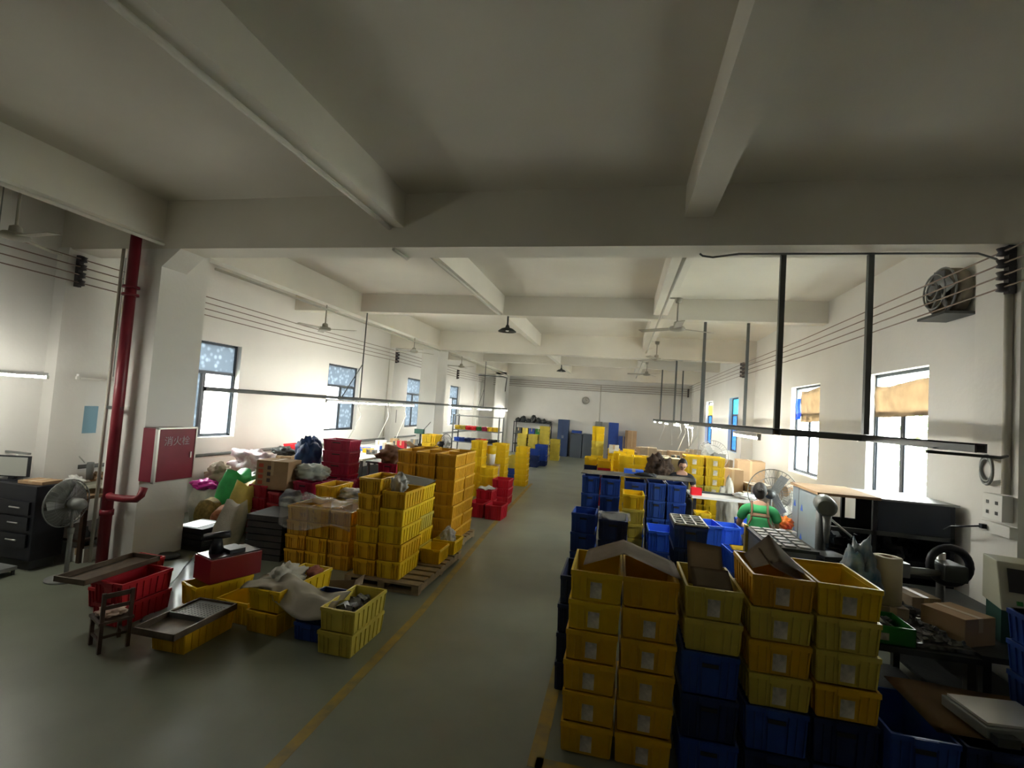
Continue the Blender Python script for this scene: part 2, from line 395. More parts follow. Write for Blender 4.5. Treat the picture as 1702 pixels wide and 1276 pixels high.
# conduits along beams
def pipe(label, pts, r, m=M_PIPE, name='conduit', cat='conduit'):
    return tag(MB().tube(pts, r).build(name, m), label, cat)
pipe('cream conduit along the left side of the long left ceiling rib', [(-2.75, YF, 4.31), (-2.75, 5.19, 4.31)], .028)
pipe('cream conduit dipping under the near cross beam beside the long left rib', [(-2.70, 5.23, 4.07), (-2.70, 5.60, 4.07), (-2.69, 5.66, 4.12), (-2.68, 5.7, 4.28)], .02)
pipe('cream conduit beneath the long left rib beyond the near cross beam', [(-2.66, 5.62, 4.31), (-2.66, 10.2, 4.31)], .024)
pipe('conduit carrying the right row of ceiling fans beneath the rib', [(.64, 5.62, 4.25), (.64, 15.2, 4.25)], .024)
pipe('farther stretch of conduit beneath the right ceiling rib', [(.64, 15.7, 4.25), (.64, 25.2, 4.25)], .024)
pipe('cable looped along the underside of the near cross beam to the right wall', [(.72, 5.42, 4.07), (.75, 5.43, 4.05), (.85, 5.42, 4.03), (1.1, 5.4, 4.06), (3.2, 5.4, 4.06), (3.33, 5.38, 4.0), (3.36, 5.3, 3.9)], .011, M_GREY, 'cable', 'cable')
pipe('pale conduit carrying the left row of fans along the near column line', [(-5.9, YF, 4.12), (-5.9, 5.15, 4.12)], .024)
pipe('pale conduit carrying the left row of fans between near and middle columns', [(-5.9, 6.0, 4.05), (-5.9, 15.25, 4.05)], .02)
pipe('pale conduit carrying the left row of fans past the middle column', [(-5.9, 16.3, 4.05), (-5.9, 25.2, 4.05)], .02)
pipe('grey cable trunking running low along the left wall', [(XL + .04, 5.7, 1.03), (XL + .04, 25.2, 1.04)], .03, M_GREY, 'cable_trunking', 'trunking')
pipe('grey pipe elbow high on the far left column', [(-7.4, 24.9, 3.95), (-6.1, 25.0, 3.95), (-5.9, 25.05, 3.9), (-5.95, 25.2, 3.7), (-6.0, 25.285, 3.2)], .03, M_GREY, 'pipe', 'pipe')
pipe('vertical grey pipe down the right-hand pilaster above the sockets', [(3.372, 5.28, 3.68), (3.372, 5.28, 1.84)], .032, M_PIPE, 'pipe', 'pipe')
pipe('thin white conduit falling from the insulators on the left wall', [(XL + .03, 15.22, 3.7), (XL + .03, 15.22, 1.1)], .012)
pipe('thin grey conduit down the rear wall to the meter box', [(-1.1, YR - .02, 3.9), (-1.1, YR - .02, 1.95)], .02)

def insulator(label, loc, ax):
    t = thing('insulator_rack', label, 'insulator', loc)
    MB().box(-.03, .03, -.03, .03, -.22, .22).build('bracket', M_INS, t)
    for k in range(4):
        z = -.165 + k * .11
        MB().lathe([(.02, -.04), (.05, -.03), (.035, 0), (.05, .03), (.02, .04)], (0.055 * ax, -.055 if ax == 0 else 0, z), 12).build('insulator', M_INS, t)
insulator('rack of dark insulators on the left wall nearest the camera', (XL + .24, 5.3, 3.80), 1)
insulator('rack of dark insulators on the left wall before the middle column', (XL + .24, 15.3, 3.80), 1)
insulator('rack of dark insulators on the left wall beyond the middle column', (XL + .1, 22.07, 3.76), 1)
insulator('large rack of dark insulators on the right wall nearest the camera', (3.36, 5.25, 3.86), -1)
insulator('rack of dark insulators halfway along the right wall', (3.36, 15.2, 3.86), -1)
insulator('rack of dark insulators at the right end of the rear wall', (3.30, YR - .031, 3.72), 0)
NAMES4 = ['lowest', 'second lowest', 'second highest', 'highest']
for k in range(4):
    z = 3.695 + k * .11
    pipe('%s of the four brown wires along the left wall' % NAMES4[k], [(XL + .3, YF, z + .02), (XL + .3, 5.3, z - .06), (XL + .3, 10.2, z - .10), (XL + .3, 15.3, z - .06), (XL + .2, 22.07, z - .08), (XL + .2, YR - .2, z - .02)], .008, M_WIRE, 'wire', 'wire')
    pipe('%s of the four brown wires along the right wall' % NAMES4[k], [(3.30, YF, z), (3.30, 5.25, z), (3.30, 10.2, z - .03), (3.30, 15.2, z), (3.30, YR - .25, z)], .008, M_WIRE, 'wire', 'wire')
    pipe('%s of the four brown wires along the rear wall' % NAMES4[k], [(-7.0, YR - .1, z - .1), (-1.1, YR - .1, z - .14), (3.3, YR - .12, z - .12)], .01, M_WIRE, 'wire', 'wire')

# ceiling fans
def make_fan(label, x, y, z, ztop, rz, group):
    t = thing('ceiling_fan', label, 'fan', (x, y, z), rz, group)
    MB().tube([(0, 0, .06), (0, 0, ztop - z)], .014).build('downrod', M_FANW, t)
    MB().lathe([(.02, .12), (.055, .10), (.06, .03), (.03, .02)], n=16).build('yoke', M_FANW, t)
    MB().lathe([(.03, .04), (.11, .03), (.13, 0), (.11, -.03), (.04, -.045), (0, -.045)], n=24).build('motor', M_FANW, t)
    for k in range(3):
        M = Matrix.Rotation(k * 2 * math.pi / 3, 3, 'Z') @ Matrix.Rotation(R(9), 3, 'X')
        MB().obox(M @ Vector((.38, 0, 0)), (.54, .12, .008), M).build('fan_blade', M_FANW, t)
    MB().lathe([(.045, -.07), (.06, -.0), (.02, .0)], (0, 0, ztop - z), 12).build('canopy', M_FANW, t)
    return t
for x, y, z, rz, lb in [(-6.1, 9.1, 3.70, .2, 'cream ceiling fan in the left bay nearest the near column'), (-6.05, 13.5, 3.79, .9, 'cream ceiling fan in the left bay just before the middle column'),
                        (-6.1, 18.1, 3.8, 1.6, 'small far ceiling fan in the left bay beyond the middle column'), (-6.5, 3.95, 3.8, 2.0, 'ceiling fan at the far left edge in front of the red pipe')]:
    make_fan(lb, x, y, z, 4.72, rz, 'ceiling fans of the left row')
for x, y, z, rz, lb in [(.80, 8.2, 3.76, .5, 'nearest ceiling fan of the right row with one blade toward the rail posts'), (.80, 12.9, 3.80, .15, 'second ceiling fan of the right row'), (.80, 17.8, 3.82, 1.1, 'third ceiling fan of the right row near the rear')]:
    make_fan(lb, x, y, z, 4.25, rz, 'ceiling fans of the right row')
    pipe('bent conduit arm holding the fan at %d metres' % round(y) if False else 'short conduit arm above the %s fan of the right row' % ['nearest', 'second', 'third'][int((y - 7) // 5)], [(.64, y - .35, 4.25), (.66, y, 4.25), (.80, y, 4.25)], .014)
def shade_lamp(label, x, y, z, ztop):
    t = thing('pendant_lamp', label, 'lamp', (x, y, z))
    MB().tube([(0, 0, .1), (0, 0, ztop - z)], .02).build('stem', M_DKGREY, t)
    MB().lathe([(.03, .12), (.05, .06), (.12, .04), (.2, -.02), (.195, -.03), (.11, .03), (.03, .04)], n=24).build('lamp_shade', M_DKGREY, t)
    MB().lathe([(0, -.03), (.035, -.02), (.03, .03), (0, .04)], n=12).build('bulb', M_TUBE_OFF, t)
shade_lamp('dark dish lamp hanging under the second cross beam at the long left rib', -2.50, 10.33, 3.99, 4.3)
shade_lamp('small dark dish lamp hanging from the farther cross beam near the rear', -2.55, 20.7, 4.05, 4.3)

# tube light rails
def tube_light(label, x, y, z, L=1.2, lit=True, group=None):
    t = thing('tube_light', label, 'light', (x, y, z), 0, group)
    MB().box(-.022, .022, -L / 2, L / 2, .02, .055).build('batten', M_WHITE, t)
    MB().tube([(0, -L / 2 + .03, 0), (0, L / 2 - .03, 0)], .014, 10).build('tube', M_TUBE if lit else M_TUBE_OFF, t)
    for s in (-1, 1): MB().box(-.016, .016, s * L / 2 - .015, s * L / 2 + .015, -.018, .022).build('end_cap', M_WHITE, t)
def rail(label, x, y0, y1, z, wd=.07):
    t = thing('light_rail', label, 'rail', (x, y0, z))
    L = y1 - y0
    MB().box(-wd / 2, -wd / 2 + .012, 0, L, -.03, .03).box(wd / 2 - .012, wd / 2, 0, L, -.03, .03).box(-wd / 2, wd / 2, 0, L, .02, .032).build('channel', M_RAIL, t)
    k = 0.4
    mb = MB()
    while k < L: mb.box(-wd / 2, wd / 2, k, k + .05, -.034, -.02); k += 1.25
    mb.build('splice_clips', M_GALV, t)
    return t
rail('long steel light rail hanging in the left half of the hall', -5.85, 5.97, 25.2, 2.29, .06)
rail('long left rail of the right-hand light frame, hung on posts', 1.55, 5.5, 24.5, 2.25)
rail('long right rail of the right-hand light frame, reaching nearest the camera', 2.35, 3.9, 24.5, 2.25)
NTH = ['first', 'second', 'third', 'fourth', 'fifth', 'sixth', 'seventh', 'eighth', 'ninth', 'tenth']
for i, (y, L) in enumerate(((9.6, 1.2), (10.95, 1.45), (12.55, 1.6), (17.1, 1.15), (18.35, 1.15), (20.4, 1.15), (21.6, 1.15), (23.6, 1.15), (24.8, 1.1))):
    tube_light('%s lit tube light under the left rail, counting from the near end' % NTH[i], -5.85, y, 2.195, L, True, 'lit tubes under the left rail')
for i, (x, y) in enumerate(((1.55, 6.75), (1.55, 11.9), (2.35, 13.2), (1.55, 14.6), (1.55, 17.6), (2.35, 18.9), (1.55, 20.4), (2.35, 21.8), (1.55, 23.4))):  # those on the frame's right rail are added to brighten the rear
    tube_light('%s lit tube light under the right-hand frame, counting from the near end' % NTH[i], x, y, 2.155, 1.25, True, 'lit tubes under the right frame')
tube_light('bright lit tube light near the left wall above the black machine', -6.75, 3.95, 2.30, 1.25)
tube_light('unlit tube light near the left wall beside the red pipe', -7.2, 5.72, 2.32, .95, False)
pipe('suspension wire of the unlit tube light by the left wall', [(-7.2, 5.72, 2.37), (-7.2, 5.72, 4.72)], .006, M_GREY, 'wire', 'wire')
pipe('suspension wire of the tube light above the black machine', [(-6.75, 3.95, 2.36), (-6.75, 3.95, 4.72)], .006, M_GREY, 'wire', 'wire')
for y, nm in ((5.5, 'near'), (10.38, 'second'), (15.45, 'third'), (20.75, 'far')):
    zt = 4.08 if y in (5.5, 15.45) else 4.295
    for x, sd in ((1.55, 'left'), (2.35, 'right')):
        tag(MB().box(x - .025, x + .025, y - .025, y + .025, 2.285, zt).build('hanger_post', M_RAIL), 'square steel hanger post, %s pair, %s one, holding the right-hand frame' % (nm, sd), 'post', 'hanger posts of the right-hand frame')
    tag(MB().box(1.59, 2.31, y - .025, y + .025, 2.22, 2.28).build('cross_bar', M_RAIL), 'steel cross bar at the %s pair of hanger posts' % nm, 'bar', 'cross bars of the right-hand frame')
for y, zt, nm in ((10.35, 4.295, 'near'), (20.75, 4.295, 'far')):
    pipe('thin %s hanger post forked above the left light rail' % nm, [(-5.87, y, zt), (-5.86, y - .03, 3.1), (-5.85, y - .05, 2.31)], .014, M_RAIL, 'hanger_post', 'post')
    pipe('slanting brace of the %s hanger on the left light rail' % nm, [(-5.86, y - .03, 3.1), (-5.85, y - .8, 2.31)], .01, M_RAIL, 'brace', 'brace')
for i, (x, y, zb) in enumerate(((1.55, 11.0, 1.75), (1.56, 11.8, 1.6), (1.54, 12.4, 1.7), (1.55, 13.0, 1.55), (1.56, 14.0, 1.8), (1.55, 16.5, 1.5), (1.54, 19.0, 1.5))):
    tag(MB().tube([(x, y, 2.27), (x + .05, y + .02, 2.0), (x - .02 + .1 * (i % 3 - 1), y, zb)], .01, 6).build('hanging_cable', M_WHITE), '%s white cord dangling below the right-hand frame' % ['first', 'second', 'third', 'fourth', 'fifth', 'sixth', 'seventh'][i], 'cord', 'white cords below the right frame')
for i, (x, y, zb) in enumerate(((-5.85, 10.2, 1.4), (-5.85, 11.6, 1.35), (-5.84, 12.6, 1.3))):
    tag(MB().tube([(x, y, 2.30), (x + .06, y + .1, 1.9), (x - .08, y - .1, zb)], .01, 6).build('hanging_cable', M_WHITE), '%s white cord dangling below the left rail' % ['first', 'second', 'third'][i], 'cord', 'white cords below the left rail')
# cable and box at the near end of the right rail
pipe('cable running on from the near end of the right rail to the wall', [(2.35, 4.5, 2.19), (2.9, 4.6, 2.18), (3.33, 5.2, 2.18)], .012, M_DKGREY, 'cable', 'cable')
lp = MB()
for dz in (0, .03): lp.torus((3.36, 5.5, 2.05 - dz), .12, .012, Matrix.Rotation(R(90), 3, 'Y') @ Matrix.Rotation(.2, 3, 'X'))
tag(lp.build('coiled_cable', M_GREY), 'coil of grey cable hanging on the right-hand pilaster', 'cable')
MBs = MB().box(3.31, 3.40, 5.22, 5.44, 1.60, 1.83)
sk = thing('socket_box', 'white socket box under the grey pipe on the right pilaster', 'socket', (3.31, 5.22, 1.60))
MB().box(0, .085, 0, .24, 0, .23).build('body', M_WHITE, sk, bevel=.006)
for a in (.05, .16):
    for b in (.05, .14): MB().box(-.004, .001, a, a + .03, b, b + .03).build('socket', M_DKGREY, sk)
sk = thing('socket_strip', 'white socket strip with a black plug below the socket box', 'socket', (3.33, 5.16, 1.47))
MB().box(0, .065, 0, .36, 0, .10).build('body', M_WHITE, sk, bevel=.005); MB().box(-.04, .0, .27, .31, .03, .07).build('plug', M_BLACK, sk)
tag(MB().tube([(3.30, 5.45, 1.52), (3.2, 5.7, 1.45), (3.25, 5.9, 1.38)], .008).build('plug_cable', M_BLACK), 'black cord drooping from the plug on the right pilaster', 'cord')
wf = thing('wall_fan', 'round dusty wall fan on a bracket high on the right wall', 'fan', (3.5, 6.50, 3.97))
MB().lathe([(0, .05), (.25, .05), (.27, .0), (.27, .16), (.25, .17), (0, .17)], (0, 0, 0), 28, Matrix.Rotation(R(90), 3, 'Y')).build('shroud', mat('dusty_shroud', (.20, .17, .13), .7, var=.3), wf)
MB().torus((0, 0, 0), .27, .012, Matrix.Rotation(R(90), 3, 'Y')).torus((-.07, 0, 0), .2, .01, Matrix.Rotation(R(90), 3, 'Y')).torus((-.09, 0, 0), .1, .01, Matrix.Rotation(R(90), 3, 'Y')).build('cage', M_GREY, wf)
MB().lathe([(.0, -.05), (.08, -.04), (.08, .1), (0, .12)], (.02, 0, 0), 16, Matrix.Rotation(R(90), 3, 'Y')).build('motor', M_DKGREY, wf)
for k in range(5):
    M = Matrix.Rotation(k * R(72), 3, 'X'); MB().obox(M @ Vector((-.02, 0, .16)), (.01, .12, .16), M @ Matrix.Rotation(.4, 3, 'Z')).build('blade', M_GREY, wf)
MB().box(-.1, .2, -.26, .26, -.30, -.27).box(.1, .2, -.02, .02, -.28, 0).build('bracket', M_DKGREY, wf)
ck = thing('wall_clock', 'small round grey clock high on the rear wall', 'clock', (-1.86, YR - .01, 3.02))
MB().lathe([(0, 0), (.2, 0), (.2, .05), (.17, .05), (.17, .035), (0, .035)], n=28, M=Matrix.Rotation(R(90), 3, 'X')).build('case', mat('clock_grey', (.36, .35, .32), .5), ck)
MB().box(-.006, .006, -.045, -.04, 0, .12).box(0, .08, -.045, -.04, -.006, .006).build('hand', M_BLACK, ck)
tag(MB().box(-1.28, -.92, YR - .15, YR - .002, 1.5, 1.95).build('meter_box', M_GREY, bevel=.01), 'grey meter box on the rear wall beside the blue cabinet', 'box')
pb = thing('switch_panel', 'pale blue board with a white switch on the left wall', 'panel', (XL + .01, 5.62, 1.52))
MB().box(0, .03, .0, .30, 0, .40).build('board', mat('pale_blue_board', (.20, .36, .46), .6), pb); MB().box(.03, .05, -.08, .0, .06, .14).box(0, .05, -.12, -.0, .06, .12).build('switch', M_WHITE, pb)
MB().box(.0, .02, -.1, 0, .1, .40).build('side_strip', mat('pale_green_board', (.45, .55, .48), .6), pb)
pipe('white cable hanging from the blue board to the desk', [(XL + .05, 5.54, 1.56), (XL + .08, 5.6, 1.3), (XL + .12, 5.75, 1.1)], .008, M_WHITE, 'cable', 'cable')
tag(MB().box(XL + .0, XL + .1, 15.55, 15.95, 1.55, 2.0).build('wall_box', M_GREY, bevel=.01), 'grey switch box on the left wall between the windows', 'box')

# ------------------------------------------------------------------ crates
CACHE = {}
def crate_meshes(kind, W, D, H):
    key = (kind, round(W, 3), round(D, 3), round(H, 3))
    if key in CACHE: return CACHE[key]
    m = CR[kind]; tp = .95; t = .006; hw, hd = W / 2, D / 2; zb = .008; zt = H - .03
    mb = MB()
    def wall(ax, s):
        if ax == 'y':
            y1, y0 = s * (hd - .012), s * (hd - .012) * tp; x1, x0 = hw - .012, (hw - .012) * tp
            mb.quadbox([(-x0, y0 - s * t, zb), (x0, y0 - s * t, zb), (x0, y0, zb), (-x0, y0, zb), (-x1, y1 - s * t, zt), (x1, y1 - s * t, zt), (x1, y1, zt), (-x1, y1, zt)])
            n = 7
            for k in range(n + 1):
                a = -1 + 2 * k / n
                if 2 < k < n - 2: continue
                mb.quadbox([(a * x0 - .004, y0, zb), (a * x0 + .004, y0, zb), (a * x0 + .004, y0 + s * .011, zb), (a * x0 - .004, y0 + s * .011, zb), (a * x1 - .004, y1, zt), (a * x1 + .004, y1, zt), (a * x1 + .004, y1 + s * .011, zt), (a * x1 - .004, y1 + s * .011, zt)])
            # raised panel in the middle of the end
            q = .3
            mb.quadbox([(-x0 * q, y0, zb), (x0 * q, y0, zb), (x0 * q, y0 + s * .011, zb), (-x0 * q, y0 + s * .011, zb), (-x1 * q, y1, zt - .02), (x1 * q, y1, zt - .02), (x1 * q, y1 + s * .011, zt - .02), (-x1 * q, y1 + s * .011, zt - .02)])
        else:
            x1, x0 = s * (hw - .012), s * (hw - .012) * tp; y1, y0 = hd - .012, (hd - .012) * tp
            mb.quadbox([(x0 - s * t, -y0, zb), (x0, -y0, zb), (x0, y0, zb), (x0 - s * t, y0, zb), (x1 - s * t, -y1, zt), (x1, -y1, zt), (x1, y1, zt), (x1 - s * t, y1, zt)])
            n = 7
            for k in range(n + 1):
                a = -1 + 2 * k / n
                mb.quadbox([(x0, a * y0 - .004, zb), (x0 + s * .009, a * y0 - .004, zb), (x0 + s * .009, a * y0 + .004, zb), (x0, a * y0 + .004, zb), (x1, a * y1 - .004, zt), (x1 + s * .009, a * y1 - .004, zt), (x1 + s * .009, a * y1 + .004, zt), (x1, a * y1 + .004, zt)])
    for s in (-1, 1): wall('y', s); wall('x', s)
    mb.box(-hw * tp + .01, hw * tp - .01, -hd * tp + .01, hd * tp - .01, .0, .010)
    body = mb.mesh('body', m)
    rb = MB(); z0, z1 = H - .034, H - .004
    for s in (-1, 1):
        rb.box(-hw, hw, s * hd - (.016 if s > 0 else 0), s * hd + (.016 if s < 0 else 0), z0, z1)
        rb.box(s * hw - (.016 if s > 0 else 0), s * hw + (.016 if s < 0 else 0), -hd + .016, hd - .016, z0, z1)
    rb.box(-hw * .34, hw * .34, -hd - .010, -hd, z0 - .014, z1 - .002)
    rb.box(-hw * .34, hw * .34, hd, hd + .006, z0 - .012, z1 - .002)
    rim = rb.mesh('rim', m)
    yl = lambda z: -(hd - .012) * (tp + (1 - tp) * (z - zb) / (zt - zb)) - .0115
    a_, b_ = H * .12, H * .66
    lb = MB().quadbox([(-W * .11, yl(a_) - .001, a_), (W * .11, yl(a_) - .001, a_), (W * .11, yl(a_), a_), (-W * .11, yl(a_), a_), (-W * .11, yl(b_) - .001, b_), (W * .11, yl(b_) - .001, b_), (W * .11, yl(b_), b_), (-W * .11, yl(b_), b_)]).mesh('label_sheet', M_PAPER)
    hs = MB().box(-W * .14, W * .14, -hd - .004, -hd + .004, H * .68, H * .77).mesh('handle_slot', CR['black'])
    CACHE[key] = (body, rim, lb, hs); return CACHE[key]
ORD = ['topmost', 'second from top', 'third from top', 'fourth from top', 'fifth from top', 'sixth from top', 'seventh from top', 'eighth from top', 'ninth from top', 'tenth from top']
CN = {'amber': 'amber', 'orange': 'orange-yellow', 'pale': 'pale yellow', 'navy': 'dark blue'}
NCR = [0]
BULK = []
def crate(cx, cy, z, kind, W, D, H, label, group=None, rz=0, sheet=None, simple=False, bulk=False):
    if bulk:
        BULK.append((crate_meshes(kind, W, D, H), kind, Matrix.Translation((cx, cy, z)) @ Matrix.Rotation(rz, 4, 'Z'))); return None
    NCR[0] += 1
    body, rim, lb, hs = crate_meshes(kind, W, D, H)
    t = thing('plastic_crate', label, 'crate', (cx, cy, z), rz, group)
    link('body', body, t); link('rim', rim, t)
    if sheet is None: sheet = group is not None and ('near right' in group or 'behind the worker' in group) and kind not in ('blue', 'navy')
    if not simple:
        if sheet and random.random() < .85: link('label_sheet', lb, t)
        if kind in ('blue', 'navy', 'crimson'): link('handle_slot', hs, t)
    return t
def stack(x0, y0, W, D, z0, kinds, H, desc, group, rz=0, jit=.006, simple=False, sheet=None, bulk=0):
    """kinds bottom to top; x0,y0 = left near corner"""
    n = len(kinds); z = z0; last = None
    for i, k in enumerate(kinds):
        h = H[i] if isinstance(H, (list, tuple)) else H
        o = ORD[n - 1 - i]
        lab = '%s crate, %s in the %s' % (CN.get(k, k), 'bottom one' if (i == 0 and n > 1) else o, desc) if n > 1 else '%s crate, %s' % (CN.get(k, k), desc)
        last = crate(x0 + W / 2 + random.uniform(-jit, jit), y0 + D / 2 + random.uniform(-jit, jit), z + .001, k, W - .012, D - .012, h, lab, group, rz + random.uniform(-.012, .012) * (jit > 0), sheet, simple, i < bulk)
        z += h
    return z

# --- near right stacks
G = 'crates of the near right stacks'
zt = stack(-.29, 3.50, .365, .56, 0, ['amber', 'amber', 'amber', 'amber', 'yellow', 'yellow'], .204, 'nearest stack beside the aisle', G)
stack(.076, 3.50, .375, .56, 0, ['amber'] * 6, .204, 'second near stack from the aisle', G)
stack(.475, 3.47, .365, .57, 0, ['blue', 'navy', 'blue', 'pale', 'pale'], [.272, .272, .272, .206, .206], 'mixed near stack, blue below pale yellow', G)
stack(.868, 3.47, .375, .58, 0, ['navy', 'blue', 'pale', 'amber', 'pale', 'orange'], [.272, .272, .204, .204, .204, .204], 'near stack with brown cardboard peaking from it', G)
stack(1.25, 3.47, .37, .58, 0, ['navy', 'navy', 'amber', 'pale', 'pale', 'yellow'], [.272, .272, .204, .204, .204, .204], 'rightmost near yellow stack', G)
G = 'blue crates in the low row at the bottom right'
for i, x in enumerate((1.64, 2.02, 2.40, 2.78)):
    stack(x, 3.42, .37, .6, 0, ['navy', 'blue' if i != 1 else 'navy'], .28, ['low blue pair right of the yellow stacks', 'low blue pair under the cardboard sheet', 'low blue pair under the weighing scale', 'low blue pair at the right edge'][i], G)
stack(-.43, 4.22, .30, .55, 0, ['navy'] * 4, .235, 'thin dark stack left of the nearest one', 'dark crates behind the nearest stack')
# cardboard over stacks
def sheet(label, fn, m=M_CARDD, nx=8, ny=6, th=.008, name='cardboard_sheet', cat='cardboard'):
    return tag(link(name, cloth_mesh(name, fn, nx, ny, th, m)), label, cat)
sheet('folded brown cardboard sheet tented over the two nearest yellow stacks', lambda u, v: Vector((-.20 + .66 * u, 3.56 + .50 * v - .05 * (u - .5), 1.236 + .12 * (1 - abs(u - .42) / (.42 if u < .42 else .58)) - .02 * v)), nx=12)
sheet('stiff brown cardboard piece standing up in the pale yellow near stack', lambda u, v: Vector((.53 + .24 * u, 3.92 - .16 * (1 - v), 1.16 + .26 * v - .02 * u)))
sheet('small cardboard flap lying in front of the upright piece in the pale stack', lambda u, v: Vector((.53 + .25 * u, 3.52 + .2 * v, 1.21 + .08 * v)))
sheet('large peaked brown cardboard sticking out of the near orange-yellow crate', lambda u, v: Vector((.91 + .33 * u + .02 * v, 3.62 + .34 * v, 1.35 + .17 * (1 - abs(u - .5) * 1.9) * (.4 + v * .6))), nx=12)
sheet('second brown cardboard piece leaning right inside the near orange-yellow crate', lambda u, v: Vector((1.00 + .24 * u, 3.56 + .30 * v, 1.40 + .04 * v - .10 * u)))
sheet('large flat brown cardboard sheet lying on the low blue crates', lambda u, v: Vector((1.92 + 1.15 * u, 3.50 + .62 * v, .575 + .006 * math.sin(u * 9) + .015 * v)), M_CARD, 12, 6)
ws = thing('weighing_scale', 'flat grey platform scale lying on the cardboard sheet', 'scale', (2.34, 3.66, .592), .12)
MB().box(-.22, .22, -.17, .17, 0.01, .075).build('base', M_GREY, ws, bevel=.008); MB().box(-.2, .2, -.15, .15, .078, .092).build('platform', M_ALU, ws); MB().box(-.2, -.08, -.22, -.17, .0, .05).build('display', M_DKGREY, ws)

# dark benches at the right
def bench(label, x0, x1, y0, y1, z, m, legs=M_DKGREY, name='workbench', cat='table', shelf=True, inset=.05, lw=.05):
    t = thing(name, label, cat, ((x0 + x1) / 2, (y0 + y1) / 2, 0)); a, b = (x1 - x0) / 2, (y1 - y0) / 2
    MB().box(-a, a, -b, b, z - .04, z).build('tabletop', m, t)
    for sx in (-1, 1):
        for sy in (-1, 1):
            cx, cy = sx * (a - inset), sy * (b - inset)
            MB().box(cx - lw / 2, cx + lw / 2, cy - lw / 2, cy + lw / 2, 0, z - .04).build('leg', legs, t)
    if shelf: MB().box(-a + .04, a - .04, -b + .04, b - .04, .25, .28).build('shelf', legs, t)
    return t
bench('dark cluttered steel workbench behind the rightmost yellow stack', 1.70, 2.52, 4.12, 5.16, .80, M_DKGREY)
bench('dark steel workbench against the right wall holding the instrument', 2.56, 3.36, 4.2, 5.9, .80, M_DKGREY)
bx = thing('parts_box', 'green parts box with paper on the near edge of the dark bench', 'box', (1.98, 4.3, .802))
MB().box(-.15, .15, -.16, .16, 0, .006).box(-.15, .15, -.16, -.154, 0, .13).box(-.15, .15, .154, .16, 0, .13).box(-.15, -.144, -.16, .16, 0, .13).box(.144, .15, -.16, .16, 0, .13).build('body', CR['green'], bx)
MB().box(-.10, -.02, -.163, -.161, .03, .08).build('label_sheet', M_PAPER, bx)
o = link('metal_parts', pile_mesh('metal_parts', .27, .29, .12, M_PARTS, 40, .05, 4), None, (1.98, 4.3, .81)); tag(o, 'heap of dark and reddish metal parts in the green box', 'parts', None, 'stuff')
sheet('white paper sheet lying over the left edge of the green box', lambda u, v: Vector((1.80 + .16 * u, 4.18 + .22 * v, .955 + .03 * v - .02 * u)), M_WHITE, name='paper_sheet', cat='paper')
o = link('tools_and_scraps', pile_mesh('tools_and_scraps', .34, .5, .10, M_DKGREY, 60, .08, 9), None, (2.34, 4.86, .802)); tag(o, 'clutter of dark tools and scraps over the bench', 'clutter', None, 'stuff')
o = link('machined_parts', pile_mesh('machined_parts', .36, .5, .08, M_PARTS, 90, .05, 12), None, (2.38 - .05, 4.42, .805)); tag(o, 'spread of grey machined parts beside the green box', 'parts', None, 'stuff')
def carton(label, x, y, z, W, D, H, rz=0, m=M_CARD, flaps=False, name='cardboard_box', group=None):
    t = thing(name, label, 'box', (x, y, z), rz, group)
    if flaps:
        MB().box(-W / 2, W / 2, -D / 2, -D / 2 + .005, 0, H).box(-W / 2, W / 2, D / 2 - .005, D / 2, 0, H).box(-W / 2, -W / 2 + .005, -D / 2, D / 2, 0, H).box(W / 2 - .005, W / 2, -D / 2, D / 2, 0, H).box(-W / 2, W / 2, -D / 2, D / 2, 0, .005).build('body', m, t)
        for s in (-1, 1):
            M = Matrix.Rotation(s * R(55), 3, 'Y')
            MB().obox((s * (W / 2 + W * .12), 0, H + W * .10), (.004, D * .96, W * .34), M).build('flap', m, t)
    else:
        MB().box(-W / 2, W / 2, -D / 2, D / 2, 0, H).build('body', m, t, bevel=.004)
        MB().box(-.025, .025, -D / 2 - .0015, D / 2 + .0015, H * .5, H + .0015).build('tape', mat('packing_tape', (.42, .30, .17), .3), t)
    return t
carton('brown box on the dark bench in front of the grey drill', 2.58, 4.50, .802, .32, .30, .20, .5)
carton('smaller grey-brown box on the dark bench behind the machined parts', 2.55, 5.0, .802, .24, .26, .16, .2, M_CARDD)
dr = thing('bench_drill', 'grey bench drill with a round guard beside the instrument', 'machine', (2.86, 5.1, .802))
MB().box(-.16, .16, -.2, .2, 0, .04).build('base', M_DKGREY, dr, bevel=.006); MB().tube([(0, .12, .04), (0, .12, .48)], .032, 12).build('column', M_ALU, dr)
MB().torus((0, 0, .40), .15, .035, Matrix.Rotation(R(90), 3, 'X')).build('guard', M_BLACK, dr); MB().box(-.09, .09, -.1, .16, .28, .42).build('head', M_DKGREY, dr, bevel=.02)
MB().tube([(-.09, -.02, .33), (-.38, -.05, .33)], .03, 10).build('spindle', M_GREY, dr); MB().box(-.42, -.34, -.09, -.01, .27, .39).build('chuck', M_GREY, dr)
ins = thing('instrument', 'beige boxed instrument with a dark screen on the right bench', 'instrument', (3.08, 4.55, 1.06), -.25)
MB().quadbox([(-.22, -.16, 0), (.22, -.16, 0), (.22, .2, 0), (-.22, .2, 0), (-.22, -.06, .34), (.22, -.06, .34), (.22, .2, .34), (-.22, .2, .34)]).build('case', mat('beige_enamel', (.42, .42, .33), .5), ins, bevel=.01)
n_ = Matrix.Rotation(R(-16.4), 3, 'X')
MB().obox((-.02, -.115, .22), (.3, .008, .17), n_).build('screen', mat('dark_screen', (.03, .03, .035), .15), ins)
